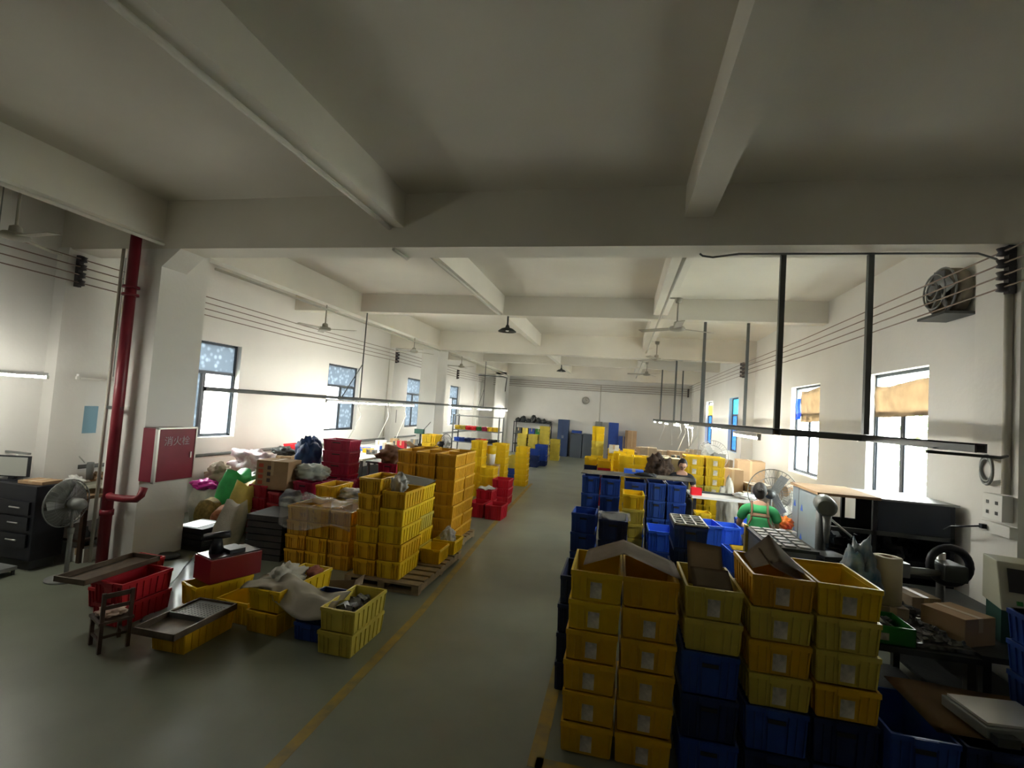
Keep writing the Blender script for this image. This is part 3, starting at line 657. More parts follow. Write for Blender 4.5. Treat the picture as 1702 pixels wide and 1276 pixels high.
for i, x in enumerate((-.12, -.02, .08, .15)): MB().obox((x, -.165, .07), (.03, .02, .03), n_).build('knob', CR['green'] if i == 0 else CR['red'] if i == 1 else M_BLACK, ins)
MB().box(-.2, .2, -.1, .18, -.255, -.0).build('stand', mat('dark_green_enamel', (.02, .08, .06), .5), ins)
stack(2.60, 3.52 + .52, .40, .12, 0, [], .2, '', '')
stack(2.60, 3.64, .40, .42, .60, ['blue', 'blue', 'blue'], .20, 'blue stack at the right edge on the cardboard', 'blue crates at the right edge')
sheet('brown card lid on the blue stack at the right edge', lambda u, v: Vector((2.61 + .38 * u, 3.65 + .38 * v, 1.206)), M_CARD)
rl = thing('paper_roll', 'cream paper roll standing upright on the dark bench', 'roll', (2.16, 4.62, .96))
MB().lathe([(.04, 0), (.1, 0), (.1, .36), (.04, .36), (.04, 0)], n=24).build('roll', mat('cream_paper', (.50, .44, .30), .8), rl); MB().lathe([(.037, -.002), (.04, .362), (.034, .362), (.034, 0)], n=16).build('core', M_CARD, rl)
carton('dark box under the cream paper roll', 2.16, 4.62, .802, .22, .22, .155, 0, M_CARDD)
blob('plastic_bag', 'blue and white plastic bag slumped against the cream paper roll', 'bag', (1.97, 4.62, .802), (.24, .26, .58), mat('blue_film', (.05, .16, .25), .3, color2=(.30, .34, .36), scale=9), 5, .3)

# steel enclosure machine
en = thing('steel_enclosure', 'long black steel machine enclosure with film-covered end by the right windows', 'machine', (2.28, 6.38, 0))
M_FILM = mat('silver_blue_film', (.34, .42, .46), .35, .3, var=.12, scale=2)
W_, D_, H_ = 1.34, .85, 1.58
MB().box(-.01, .0, 0, .62, .75, H_ - .02).box(-.01, .0, .4, D_, .2, .75).build('end_panel', M_FILM, en)
for a, b in ((.62, .63),): MB().box(-.014, -.0, a, b, .75, H_ - .02).build('seam', M_GREY, en)
MB().box(-.01, .0, .63, D_, .76, H_ - .02).build('end_panel', M_FILM, en)
for y, z in ((.5, 1.28), (.5, .92), (.75, 1.3), (.75, .95)): MB().quadbox([(-.016, y - .04, z), (-.0145, y - .04, z), (-.0145, y + .04, z), (-.016, y + .04, z), (-.016, y - .005, z + .08), (-.0145, y - .005, z + .08), (-.0145, y + .005, z + .08), (-.016, y + .005, z + .08)]).build('film_mark', CR['bright blue'], en)
for x in (0, .55, W_ - .04):
    for y in (0, D_ - .04): MB().box(x, x + .04, y, y + .04, 0, H_ - .03).build('frame_post', M_BLACK, en)
MB().box(.6, W_, .002, .02, 1.22, H_ - .02).build('front_panel', mat('dark_navy_steel', (.012, .017, .03), .4, .2), en)
MB().box(.0, W_, D_ - .02, D_ - .005, .35, 1.2).build('back_panel', M_BLACK, en)
MB().box(.72, W_, D_ - .02, D_ - .005, 1.2, 1.56).build('back_panel', M_BLACK, en)
for z in (1.17, .78, .35): MB().box(.04, W_, 0, .04, z, z + .045).build('cross_rail', M_DKGREY, en)
for z in (.74, .32): MB().box(.04, W_ - .0, .04, D_ - .04, z, z + .03).build('shelf', M_BLACK, en)
MB().box(W_ - .015, W_, .04, D_ - .04, .3, 1.55).build('end_panel', M_BLACK, en)
MB().box(-.04, .60, -.06, D_ + .02, H_ - .02, H_ + .01).build('top_board', M_CARD, en); MB().box(.605, W_ + .03, -.03, D_, H_ - .02, H_ + .0).build('top_board', M_GREY, en)
o = link('gear_clutter', pile_mesh('gear_clutter', 1.1, .6, .35, M_BLACK, 90, .14, 21), None, (2.28 + .7, 6.38 + .42, .775)); tag(o, 'dark jumble of gear inside the black steel enclosure', 'clutter', None, 'stuff')
dp = thing('drill_press', 'dark grey drill press with rounded head before the steel enclosure', 'machine', (2.20, 5.98 + .02, 0), .3)
MB().box(-.16, .16, -.2, .2, 0, .06).build('base', M_DKGREY, dp, bevel=.01); MB().tube([(0, .05, .06), (0, .05, 1.45)], .05, 14).build('column', M_DKGREY, dp)
MB().tube([(-.14, -.20, 1.50), (-.1, -.16, 1.50), (.06, .10, 1.50), (.1, .14, 1.50)], [.07, .10, .10, .06], 16).build('head', mat('green_grey_enamel', (.09, .10, .09), .4), dp)
MB().tube([(-.06, -.12, 1.42), (-.06, -.12, 1.12)], [.045, .02], 12).build('quill', M_GREY, dp); MB().box(-.16, .12, -.24, .02, .98, 1.01).build('work_table', M_DKGREY, dp)
MB().tube([(.05, -.02, 1.36), (.22, -.12, 1.2)], .012).build('handle', M_ALU, dp)
sheet('grey board lying on the dark bench beside the drill press', lambda u, v: Vector((2.60 + .3 * u, 5.50 + .3 * v, .805 + .004 * u)), M_GREY, name='metal_plate', cat='plate')
# slatted trays
sl = thing('tray_cabinet', 'grey steel cabinet topped with rows of white slats near the woman in green', 'cabinet', (1.45, 5.2, 0))
MB().box(0, .40, 0, .85, .02, 1.14).build('body', M_GREY, sl); MB().box(-.02, .42, -.02, .87, 1.14, 1.17).build('top_frame', M_DKGREY, sl)
for j in range(6):
    for i in range(3): MB().box(.02 + i * .125, .02 + i * .125 + .095, .03 + j * .14, .03 + j * .14 + .085, 1.171, 1.185).build('slat', mat('dull_white_slat', (.45, .46, .46), .4), sl)
MB().box(-.03, .0, .80, .87, .3, 1.19).build('corner_post', CR['pale'], sl)

# middle right blue stacks
G = 'blue crates of the middle right block'
stack(-.545, 7.9, .285, .5, 0, ['blue'] * 5, .268, 'leftmost tall blue stack by the aisle', G, simple=False)
stack(-.255, 7.9, .32, .5, 0, ['blue'] * 5, .265, 'second tall blue stack from the aisle', G)
stack(.105, 7.9, .34, .5, 0, ['blue'] * 5, .262, 'tall blue stack behind the yellow middle stack', G, bulk=2)
stack(.46, 7.9, .28, .5, 0, ['blue'] * 5, .265, 'tall blue stack right of the middle yellow one', G, bulk=2)
stack(.745, 7.9, .29, .5, 0, ['blue'] * 5, .265, 'rightmost tall blue stack under the white board', G, bulk=2)
stack(.09, 7.25, .31, .5, 0, ['yellow', 'pale', 'pale', 'pale', 'pale', 'yellow'], .202, 'yellow middle stack before the tall blue ones', 'yellow crates among the blue stacks', bulk=1)
G = 'blue crates before the tall blue stacks'
stack(-.56, 6.6, .33, .5, 0, ['navy', 'blue', 'blue', 'blue'], .25, 'shorter blue stack nearest the aisle', G)
stack(-.20, 6.3, .37, .55, 0, ['navy', 'navy', 'navy', 'navy'], .255, 'dark stack wrapped in plastic film', G)
stack(.44, 6.95, .34, .5, 0, ['blue', 'blue', 'bright blue'], .27, 'pale wrapped blue stack right of the yellow one', G, bulk=1)
stack(.62, 5.6, .36, .6, 0, ['navy', 'navy', 'navy', 'navy', 'blue'], .236, 'dark blue stack topped by the white grid', G, bulk=1)
gt = thing('grid_tray', 'white-lined grid tray lying on the dark blue stack', 'tray', (.80, 5.90, 1.184))
mb = MB()
for i in range(4): mb.box(-.17 + i * .107, -.155 + i * .107, -.28, .28, 0, .02)
for j in range(5): mb.box(-.17, .166, -.28 + j * .135, -.265 + j * .135, 0, .02)
mb.build('grid', M_WHITE, gt); MB().box(-.18, .18, -.29, .29, -.001, .006).build('sheet', M_DKGREY, gt)
sheet('clear plastic film draped over the dark wrapped stack', lambda u, v: Vector((-.22 + .41 * u, 6.28 + .55 * v, 1.03 + .03 * math.sin(u * 7) * math.sin(v * 6))), M_PLAST, 10, 8, .001, 'plastic_film', 'film')
sheet('long white board lying across the tall blue stacks', lambda u, v: Vector((-.56 + 1.72 * u, 7.86 + .62 * v, 1.372 + .025 * u)), mat('white_board', (.50, .47, .40), .6, var=.2, scale=3), 10, 4, .012, 'white_board', 'board')
blob('black_strap_bundle', 'small tangle of dark straps lying on the white board', 'straps', (.42, 8.0, 1.40), (.30, .12, .05), M_BLACK, 8, .35)
carton('flat blue box lying on the left half of the white board', .25, 8.2, 1.41, .3, .22, .06, 0, CR['bright blue'], name='flat_box')
G = 'loose blue bins near the white table'
for i, (x, y, n, W, D, H, rz, q) in enumerate(((1.06, 7.25, 3, .36, .5, .30, .12, 'left open bins right of the white board'), (1.44, 7.75, 3, .34, .4, .27, .0, 'middle open bins by the white table'), (1.38, 6.55, 3, .34, .42, .25, .1, 'low bins beside the grey cabinet'), (1.9, 8.45, 3, .40, .4, .26, 0, 'right open bins by the dark table legs'))):
    stack(x, y, W, D, 0, ['blue'] * (n - 1) + ['bright blue'], H, q, G, rz, bulk=1)
sheet('yellow tray edge lying in the low blue bins', lambda u, v: Vector((1.42 + .24 * u, 6.60 + .2 * v, .765 + .02 * v)), CR['yellow'], name='plastic_tray', cat='tray')

wt = bench('white-topped work table where the two workers sit', 1.28, 2.42, 9.1, 9.85, 1.02, mat('white_table', (.66, .64, .60), .45), M_BLACK, 'work_table', shelf=False)
tb = thing('parts_basket', 'small bright red basket on the white work table', 'basket', (1.36, 9.26, 1.022))
MB().box(-.08, .08, -.06, .06, 0, .005).box(-.09, .09, -.07, -.064, 0, .12).box(-.09, .09, .064, .07, 0, .12).box(-.09, -.084, -.07, .07, 0, .12).box(.084, .09, -.07, .07, 0, .12).build('body', CR['bright red'], tb)
blob('white_cloth', 'white cloth bundle on the right end of the white table', 'cloth', (2.2, 9.4, 1.022), (.36, .3, .09), M_WHITE, 3, .2)
tag(MB().box(1.45, 2.1, 9.55, 9.62, 1.022, 1.05).build('metal_bar', M_DKGREY), 'dark metal bar lying along the white work table', 'bar')
stack(1.30, 8.75, .26, .3, 0, ['yellow', 'yellow', 'yellow', 'yellow'], .2, 'narrow stack by the white table', 'yellow crates by the white table')

# yellow blocks beyond
G = 'yellow crates of the block behind the worker in black'
for i, x in enumerate((1.37, 1.775)):
    stack(x, 11.0, .395, .55, 0, ['yellow'] * 4 + ['pale'] + ['yellow'] * (3 - i * 0), .197, ['left column behind the worker in black', 'right column behind the worker in black'][i], G, bulk=4)
G = 'yellow crates of the far right cluster'
cl = [(-.86, 13.0, 4, ['navy'] * 5 + ['yellow'], 'cluster column nearest the aisle'),
      (-.50, 12.6, 3, ['red'] * 5 + ['yellow'], 'cluster column above the red crates'),
      (-.75, 13.8, 9, ['yellow'] * 6 + ['pale'] * 2 + ['yellow'] * 2, 'tallest yellow column of the far right cluster'),
      (-.13, 12.9, 6, ['yellow', 'pale', 'yellow', 'yellow', 'yellow', 'yellow', 'yellow'], 'cluster column behind the broad yellow crates'),
      (.02, 12.1, 5, ['yellow'] * 7, 'broad front cluster, left half'),
      (.36, 12.1, 5, ['yellow'] * 7, 'broad front cluster, right half'),
      (-.30, 14.0, 7, ['yellow'] * 7, 'cluster column left of the small carton'),
      (.10, 14.2, 7, ['yellow'] * 7, 'cluster column right of the small carton')]
for x, y, n, ks, d in cl: stack(x, y, .335, .5, 0, ks, .198, d, G, simple=True, bulk=3 if n > 3 else 1)
carton('small white and brown carton between the far yellow columns', -.13, 13.7, 1.30, .26, .26, .22, 0, M_SACK)
blob('brown_bundle', 'dark brown rumpled bundle behind the white board', 'bundle', (.86, 11.0, .9), (.52, .5, .60), mat('brown_fabric', (.09, .055, .035), .9, color2=(.025, .016, .012), scale=8, bump=.4), 12, .35, freq=3)
carton('box carrying the dark brown bundle', .86, 11.0, 0, .55, .5, .89, 0, M_CARDD)
tbl = bench('long cluttered table far behind the worker in black', .6, 3.2, 14.6, 15.3, .95, M_CARD, M_DKGREY, 'work_table')
rng = random.Random(5)
for i in range(9):
    x = .75 + i * .28
    carton('%s from the left in the row of items on the long far table' % ['first', 'second', 'third', 'fourth', 'fifth', 'sixth', 'seventh', 'eighth', 'ninth'][i], x, 14.9, .952, .22, .25, rng.uniform(.12, .36), 0, [M_CARD, M_CARDD, M_SACK, M_DKGREY, M_CARD, M_CARDD, M_GREY, M_CARD, M_CARDD][i], group='boxes on the long far table')
carton('large cream panel box between the bundle and yellow block', 1.14, 11.75, 0, .42, .4, 1.44, 0, mat('cream_board', (.55, .48, .30), .8))
for i, (x, y, s, h, m) in enumerate(((2.35, 11.4, .42, 1.35, M_CARD), (2.85, 11.2, .46, 1.1, M_CARDD), (2.62, 10.5, .4, .98, M_CARDD), (3.2, 9.9, .5, 1.25, M_CARD), (3.1, 13.0, .6, 1.45, M_CARD), (2.35, 13.4, .6, 1.4, M_CARD))):
    carton(['tall brown carton right of the yellow block', 'wide dull carton near the right wall', 'low dull carton behind the big pedestal fan', 'brown carton against the right wall beneath the window', 'big brown carton before the third right-hand window', 'big brown carton behind the yellow block'][i], x, y, 0, s, s, h, rng.uniform(-.2, .2), m, group=None)
blob('white_sack', 'white sack leaning near the brown cartons', 'sack', (2.1, 10.35, 0), (.34, .32, 1.16), M_SACK, 4, .12)
blob('white_sack', 'white sack beside the steel enclosure behind the woman', 'sack', (2.75, 8.6, 0), (.5, .42, 1.25), M_SACK, 6, .12)
blob('red_yellow_bag', 'red and yellow bag beside the woman in green', 'bag', (2.16, 7.15, .995), (.17, .18, .14), mat('red_yellow_film', (.75, .06, .03), .4, color2=(.8, .25, .03), scale=5), 3, .25)
carton('white box carrying the red and yellow bag', 2.17, 7.15, 0, .17, .34, .99, 0, M_WHITE)

# pedestal fans
def pedestal_fan(label, x, y, zc, r, rz, m, motor=None, name='pedestal_fan', tilt=0.0, cover=False):
    t = thing(name, label, 'fan', (x, y, 0), rz)
    motor = motor or m
    MB().lathe([(.19, 0), (.19, .02), (.05, .045), (0, .045)], n=28).build('base', m, t)
    MB().tube([(0, 0, .04), (0, 0, zc * .62)], .024, 12).tube([(0, 0, zc * .6), (0, 0, zc - .06)], .016, 12).build('pole', m, t)
    MB().lathe([(.03, 0), (.035, .06), (.02, .07)], (0, 0, zc * .6), 12).build('collar', motor, t)
    M = Matrix.Rotation(R(90) + tilt, 3, 'X')
    MB().lathe([(0, -.12), (.05, -.11), (.07, -.06), (.07, .04), (0, .05)], (0, .02, zc), 16, M).build('motor', motor, t)
    c = Vector((0, -.09, zc)); cg = MB()
    cg.torus(c, r, .007, M, 32, 6)
    for q, dz in ((.66, .05), (.33, .065)):
        cg.torus(c + M @ Vector((0, 0, dz)), r * q, .003, M, 28, 4); cg.torus(c - M @ Vector((0, 0, dz)), r * q, .003, M, 28, 4)
    for k in range(36):
        a = 2 * math.pi * k / 36; e = M @ Vector((math.cos(a) * r, math.sin(a) * r, 0)); i1 = M @ Vector((math.cos(a) * .05, math.sin(a) * .05, .07)); i2 = M @ Vector((math.cos(a) * .05, math.sin(a) * .05, -.07))
        cg.tube([c + e, c + e * .7 + i1 * .7, c + i1], .0022, 4, False); cg.tube([c + e, c + e * .7 + i2 * .7, c + i2], .0022, 4, False)
    cg.build('cage', m, t)
    for k in range(3):
        B = M @ Matrix.Rotation(k * R(120), 3, 'Z') @ Matrix.Rotation(.35, 3, 'X')
        MB().obox(c + (M @ Matrix.Rotation(k * R(120), 3, 'Z')) @ Vector((r * .48, 0, 0)), (r * .74, r * .34, .004), B).build('fan_blade', mat('clear_grey_blade', (.30, .31, .31), .3), t)
    if cover: MB().lathe([(.06, 0), (r * .96, .022), (r * .96, .024), (.06, .003), (.06, 0)], c, 28, M).build('dust_cover', mat('dust_cover_cloth', (.16, .165, .15), .9), t)
    MB().lathe([(0, -.075), (.055, -.07), (.055, -.06), (0, -.06)], c, 16, M).build('badge', motor, t)
    return t
M_FG = mat('grey_fan_plastic', (.20, .21, .20), .5)
pedestal_fan('grey pedestal fan standing by the desk left of the red pipe', -6.13, 4.58, .86, .27, R(-84), M_FG, cover=True)
pedestal_fan('large industrial pedestal fan right behind the woman in green', 2.25, 8.1, 1.30, .36, R(150), M_FG, M_DKGREY)
pedestal_fan('large silver fan before the right-hand windows in the distance', 2.15, 12.3, 1.55, .34, R(-20), M_FG, M_GREY)
pedestal_fan('dark pedestal fan seen nearly edge-on beside the middle column', -4.25, 11.6, 1.32, .26, R(75), M_BLACK)

# ------------------------------------------------------------------ left side
G = 'crates on the near pallet'
def pallet(label, x0, x1, y0, y1, h=.12, group=None):
    t = thing('wooden_pallet', label, 'pallet', (x0, y0, 0), 0, group); W, D = x1 - x0, y1 - y0
    n = max(4, int(D / .17)); 
    bm0 = MB().box(0, W, 0, D / n * .72, h - .022, h).mesh('plank', M_WOOD)
    for k in range(n): link('plank', bm0, t, (random.uniform(-.006, .006), k * D / n, 0))
    b1 = MB().box(0, .09, 0, D - .05, .022, h - .022).mesh('bearer', M_WOOD)
    for k in range(3): link('bearer', b1, t, (k * (W - .09) / 2, 0, 0))
    for k in range(3): link('bottom_board', MB().box(0, W, 0, .1, 0, .022).mesh('bottom_board', M_WOOD), t, (0, k * (D - .15) / 2, 0))
    return t
pallet('worn wooden pallet under the near yellow stacks beside the aisle line', -3.22, -2.24, 5.66, 7.32)
pallet('second wooden pallet under the tallest orange-yellow block', -3.60, -2.42, 7.38, 8.62)
stack(-3.16, 5.70, .315, .6, .122, ['amber', 'amber', 'yellow', 'amber', 'amber', 'amber'], .2, 'left front stack on the near pallet', G)
stack(-2.84, 5.70, .325, .62, .122, ['yellow', 'amber', 'yellow', 'yellow', 'amber'], .213, 'right front stack on the near pallet', G)
stack(-2.93, 6.36, .34, .58, .122, ['pale', 'yellow', 'pale', 'yellow', 'yellow'], .205, 'board-topped rear stack on the near pallet', G, bulk=1)
sheet('grey board lying on the rear stack of the near pallet', lambda u, v: Vector((-3.16 + .60 * u, 6.36 + .52 * v, 1.16 + .03 * v + .05 * (1 - u))), mat('grey_board', (.28, .27, .23), .8), name='grey_board', cat='board')
stack(-2.58, 6.45, .30, .4, .122, ['yellow'], .2, 'single one in the middle of the near pallet', G)
stack(-2.60, 6.95, .36, .40, .122, ['yellow'], .2, 'single one with a plastic bag on the pallet corner', G)
blob('plastic_bag', 'crumpled clear plastic bag in the pallet corner crate', 'bag', (-2.42, 7.15, .20), (.2, .2, .26), mat('crumpled_film', (.45, .45, .42), .3, trans=.3), 7, .3)
blob('plastic_bag', 'crumpled white plastic bag in the right front stack', 'bag', (-2.72, 5.95, 1.12), (.2, .22, .24), mat('crumpled_film', (.45, .45, .42), .3), 17, .3)
G = 'crates of the tallest orange-yellow block'
for j, y in enumerate((7.42, 7.98)):
    for i, x in enumerate((-3.48, -3.14, -2.80)):
        stack(x, y, .335, .55, .122, ['orange'] * 7, .2, '%s %s column of the tallest orange block' % (['front', 'back'][j], ['left', 'middle', 'right'][i]), G, bulk=6 if j else (4 if i < 2 else 0))
G = 'crates of the film-covered yellow block'
for i, x in enumerate((-4.40, -4.07, -3.74)):
    stack(x, 6.05, .325, .56, 0, ['orange'] * 4 if i != 1 else ['amber'] * 4, .195, '%s front column of the film-covered block' % ['left', 'middle', 'right'][i], G, bulk=0)
for i, x in enumerate((-4.40, -4.07, -3.74)):
    stack(x, 6.65, .325, .56, 0, ['amber'] * (5 if i == 0 else 3 + (i == 1)), .195, '%s back column of the film-covered block' % ['left', 'middle', 'right'][i], G, bulk=4 if i == 0 else 2)
o = link('metal_parts', pile_mesh('metal_parts', .28, .5, .12, M_PARTS, 60, .05, 31), None, (-3.58, 6.93, .50)); tag(o, 'small metal parts filling the low crate behind the film-covered block', 'parts', None, 'stuff')
sheet('sagging clear plastic film over the yellow block left of the near pallet', lambda u, v: Vector((-4.46 + 1.08 * u, 6.0 + .6 * v, .815 + .06 * math.sin(u * 5) * math.sin(v * 4) + .05 * (1 - u) + .02 * math.sin(u * 17 + v * 9))), M_PLAST, 22, 12, .001, 'plastic_film', 'film')
sheet('plastic film hanging down the front of the yellow block', lambda u, v: Vector((-4.46 + 1.08 * u, 5.985 - .02 * math.sin(u * 15), .83 - .3 * v * (1 + .2 * math.sin(u * 6)))), M_PLAST, 22, 6, .001, 'plastic_film', 'film')
blob('plastic_bag', 'grey white plastic bundle lying on the film-covered block', 'bag', (-3.90, 6.92, .782), (.38, .3, .14), mat('crumpled_film', (.45, .45, .42), .3), 27, .3)

# near-left floor crates
NL = 'loose crates on the near left floor'
stack(-2.55, 4.08, .36, .62, 0, ['pale', 'pale'], .206, 'pale pair nearest the yellow floor line', NL, rz=.0)
o = link('metal_parts', pile_mesh('metal_parts', .29, .5, .12, M_PARTS, 60, .10, 33), None, (-2.37, 4.39, .24)); tag(o, 'grey metal parts in the pale crate nearest the floor line', 'parts', None, 'stuff')
stack(-2.90, 4.22, .30, .5, 0, ['blue', 'navy'], .17, 'small blue pair behind the pale pair', NL)
stack(-3.40, 4.20, .37, .84, 0, ['amber', 'yellow'], .21, 'long pair under the woven white sheet', NL, rz=-.05)
stack(-3.83, 4.30, .40, .6, 0, ['yellow'], .22, 'open one left of the woven white sheet', NL, rz=-.05)
sheet('rumpled woven white sheet lying over the yellow crates', lambda u, v: Vector((-3.46 + 1.00 * u, 4.16 + .34 * v + .06 * math.sin(u * 6), .452 - .04 * u + .035 * math.sin(u * 7 + v * 3) * math.cos(v * 4) + .018 * math.sin(u * 19 + 3) * math.sin(v * 9) - .34 * max(0, .4 - v) * (.3 + .7 * (u > .3)))), mat('cream_woven_sheet', (.62, .57, .48), .8, var=.12, scale=5), 30, 14, .004, 'woven_sheet', 'sheet')
blob('white_sack', 'empty white sack bunched in the long yellow crate', 'sack', (-3.30, 4.62, .28), (.28, .5, .24), M_SACK, 14, .35)
carton('torn brown carton behind the woven sheet on the floor', -2.92, 5.02, 0, .34, .34, .24, .4, M_CARDD, True)
blob('red_rag', 'dull pink rag in the far end of the long yellow crate', 'rag', (-3.12, 4.86, .36), (.16, .16, .10), mat('pink_rag', (.35, .12, .08), .9), 15, .3)
stack(-3.89, 3.64, .36, .6, 0, ['amber'], .20, 'one under the near brown tray', NL, rz=.02)
def tray(label, x, y, z, W, D, H, rz, part=True):
    t = thing('metal_tray', label, 'tray', (x, y, z), rz); m = mat('rusty_tray', (.115, .085, .06), .5, .4, var=.3, scale=8)
    MB().box(-W / 2, W / 2, -D / 2, D / 2, 0, .006).box(-W / 2, W / 2, -D / 2, -D / 2 + .015, 0, H).box(-W / 2, W / 2, D / 2 - .015, D / 2, 0, H).box(-W / 2, -W / 2 + .015, -D / 2, D / 2, 0, H).box(W / 2 - .015, W / 2, -D / 2, D / 2, 0, H).build('pan', m, t)
    if part:
        mb = MB().box(-W / 2 + .02, W / 2 - .02, .0, D / 2 - .02, .030, .036).box(-W / 2 + .02, W / 2 - .02, -.01, .0, .006, .055)
        mb.build('perforated_plate', M_GREY, t)
        hm = MB().box(-.008, .008, -.008, .008, .036, .038).mesh('hole', M_BLACK)
        pm = MB()
        for i in range(10):
            for j in range(8): pm.box(-W / 2 + .05 + i * (W - .1) / 9.5 - .007, -W / 2 + .05 + i * (W - .1) / 9.5 + .007, .03 + j * .032, .044 + j * .032, .0362, .038)
        o = pm.build('holes', M_BLACK, t); o['kind'] = 'stuff'
tray('brown metal tray with a perforated plate on the near amber crate', -3.68, 3.82, .215, .42, .70, .055, .02)
stack(-4.80, 3.84, .34, .56, 0, ['red', 'red'], .205, 'near red pair beside the small chair', 'red crates behind the small chair', rz=0)
stack(-5.20, 4.10, .35, .56, 0, ['red', 'red'], .205, 'rear red pair by the red fire pipe', 'red crates behind the small chair')
tray('dark empty metal tray across the red crates', -4.88, 4.06, .425, .34, .80, .05, .05, False)
sc_ = thing('wooden_chair', 'small dark wooden chair with a pale cloth on its seat', 'chair', (-4.26, 3.60, 0), R(-24))
for x in (-.12, .12):
    for y in (-.10, .10):
        h = .50 if x > 0 else .24
        MB().box(x - .014, x + .014, y - .014, y + .014, 0, h).build('leg' if x < 0 else 'back_post', M_DWOOD, sc_)
MB().box(-.14, .14, -.125, .125, .24, .262).build('seat', M_DWOOD, sc_)
MB().box(.112, .128, -.086, .086, .455, .495).build('back_rail', M_DWOOD, sc_); MB().box(.112, .128, -.086, .086, .36, .39).build('back_rail', M_DWOOD, sc_)
for y in (-.1, .1): MB().box(-.106, .106, y - .008, y + .008, .09, .11).build('stretcher', M_DWOOD, sc_)
MB().box(.112, .128, -.086, .086, .12, .14).build('stretcher', M_DWOOD, sc_)
o = blob('seat_cloth', 'crumpled pale pink cloth lying on the small chair', 'cloth', (-4.28, 3.61, .264), (.22, .19, .05), mat('pale_pink_cloth', (.50, .36, .30), .9, var=.3, scale=9), 18, .2)
stack(-4.36, 4.42, .33, .62, 0, ['yellow'], .24, 'one under the dark red toolbox', NL, rz=-.35)
rb_ = thing('red_crate_box', 'dark red box on a yellow crate with a black fitting on top', 'box', (-4.16, 4.80, .25), -.35)
MB().box(-.17, .17, -.28, .28, 0, .25).build('body', mat('dark_red_enamel', (.16, .008, .014), .3), rb_, bevel=.006); MB().box(-.155, .155, -.265, .265, .251, .262).build('lid', mat('dark_glossy_lid', (.02, .008, .012), .3), rb_)
MB().tube([(-.05, -.12, .262), (-.05, -.12, .42)], [.075, .045], 12).tube([(-.13, -.22, .42), (.02, -.02, .46)], .04, 10).box(-.12, .1, -.05, .12, .262, .30).build('fitting', M_BLACK, rb_); MB().tube([(-.16, -.2, .16), (-.24, -.24, .14)], .012).build('tap', M_BLACK, rb_)
sheet('silvery plastic sheet spread on the floor between the red and yellow crates', lambda u, v: Vector(((-4.42 + .36 * u) * (1 - v) + (-5.62 + .42 * u) * v, (4.02 + .1 * u) * (1 - v) + 5.85 * v, .010 + .010 * math.sin(u * 9 + v * 14) * math.sin(v * 7))), mat('silver_film', (.50, .54, .54), .3, .1), 14, 26, .002, 'plastic_sheet', 'sheet')

# dark stuff by the near column, sacks and cartons
mb_ = thing('tray_stack', 'stack of black trays with a perforated top right of the near column', 'tray', (-5.88, 6.2, 0))
for k in range(4): MB().box(-.24, .24, -.24, .24, k * .082, k * .082 + .07).build('tray', CR['black'], mb_)
MB().box(-.2, .1, -.2, .16, .317, .321).build('perforated_lid', M_ALU, mb_)
wb = thing('wrapped_trays', 'dark stack of trays left of the film-covered yellow block', 'tray', (-4.73, 6.32, 0), .08)
for k in range(7): MB().box(-.27 + .01 * (k % 2), .27, -.3, .3, k * .088, k * .088 + .075).build('tray', mat('brown_black_tray', (.03, .026, .024), .5, var=.3), wb)
def sack(label, x, y, z, W, D, H, m, seed, rz=0, lean=0.0, name='woven_sack'):
    bm = bmesh.new(); n, r_ = 20, 9; rings = []
    for j in range(r_ + 1):
        v = j / r_; s = (1 - .12 * math.cos(v * 6)) * (1.0 if v < .8 else 1 - (v - .8) * .7)
        ring = []
        for i in range(n):
            a = 2 * math.pi * i / n; q = 1 + .12 * noise.noise(Vector((math.cos(a) * 1.5, math.sin(a) * 1.5, v * 3 + seed)))
            ring.append(bm.verts.new((math.copysign(abs(math.cos(a)) ** .6, math.cos(a)) * W / 2 * s * q + lean * v, math.copysign(abs(math.sin(a)) ** .6, math.sin(a)) * D / 2 * s * q, v * H * (1 + .06 * math.sin(a * 2 + seed) * (v > .9)))))
        rings.append(ring)
    for j in range(r_):
        for i in range(n): bm.faces.new((rings[j][i], rings[j][(i + 1) % n], rings[j + 1][(i + 1) % n], rings[j + 1][i])).smooth = True
    bm.faces.new(rings[0][::-1])
    c = bm.verts.new((lean * .95, 0, H * .9)); 
    for i in range(n): bm.faces.new((rings[-1][i], rings[-1][(i + 1) % n], c)).smooth = True
    me = bpy.data.meshes.new(name); bm.to_mesh(me); bm.free(); me.materials.append(m)
    o = link(name, me, None, (x, y, z)); o.rotation_euler = (0, 0, rz); return tag(o, label, 'sack')
sack('tall white woven sack leaning right beside the black trays', -5.32, 6.0, 0, .32, .28, .74, M_SACK, 1, 0, .16)
sack('grey printed sack slumped on the dark tray stack', -4.80, 6.62, .62, .26, .22, .24, mat('grey_sack', (.30, .31, .32), .8, color2=(.12, .13, .17), scale=7), 2, 0, .06)
sack('orange-brown net sack in the bag heap', -5.92, 6.75, 0, .46, .36, .46, mat('orange_net', (.36, .13, .05), .8, var=.4, scale=20), 3)
sack('olive net sack at the left of the bag heap', -6.40, 6.85, 0, .34, .3, .50, mat('olive_net', (.26, .18, .05), .8, var=.4, scale=20), 4)
sack('bright green plastic sack in the bag heap', -6.42, 7.28, 0, .46, .40, .92, mat('green_sack', (.03, .42, .10), .4, var=.3), 5, 0, .14)
sack('yellow plastic sack right of the green one', -5.98, 7.02, 0, .36, .32, .82, mat('yellow_sack', (.62, .48, .10), .5, var=.25), 6, 0, .1)
sack('white sack with a pink top at the left end of the heap', -6.98, 7.35, 0, .40, .36, .58, M_SACK, 7)
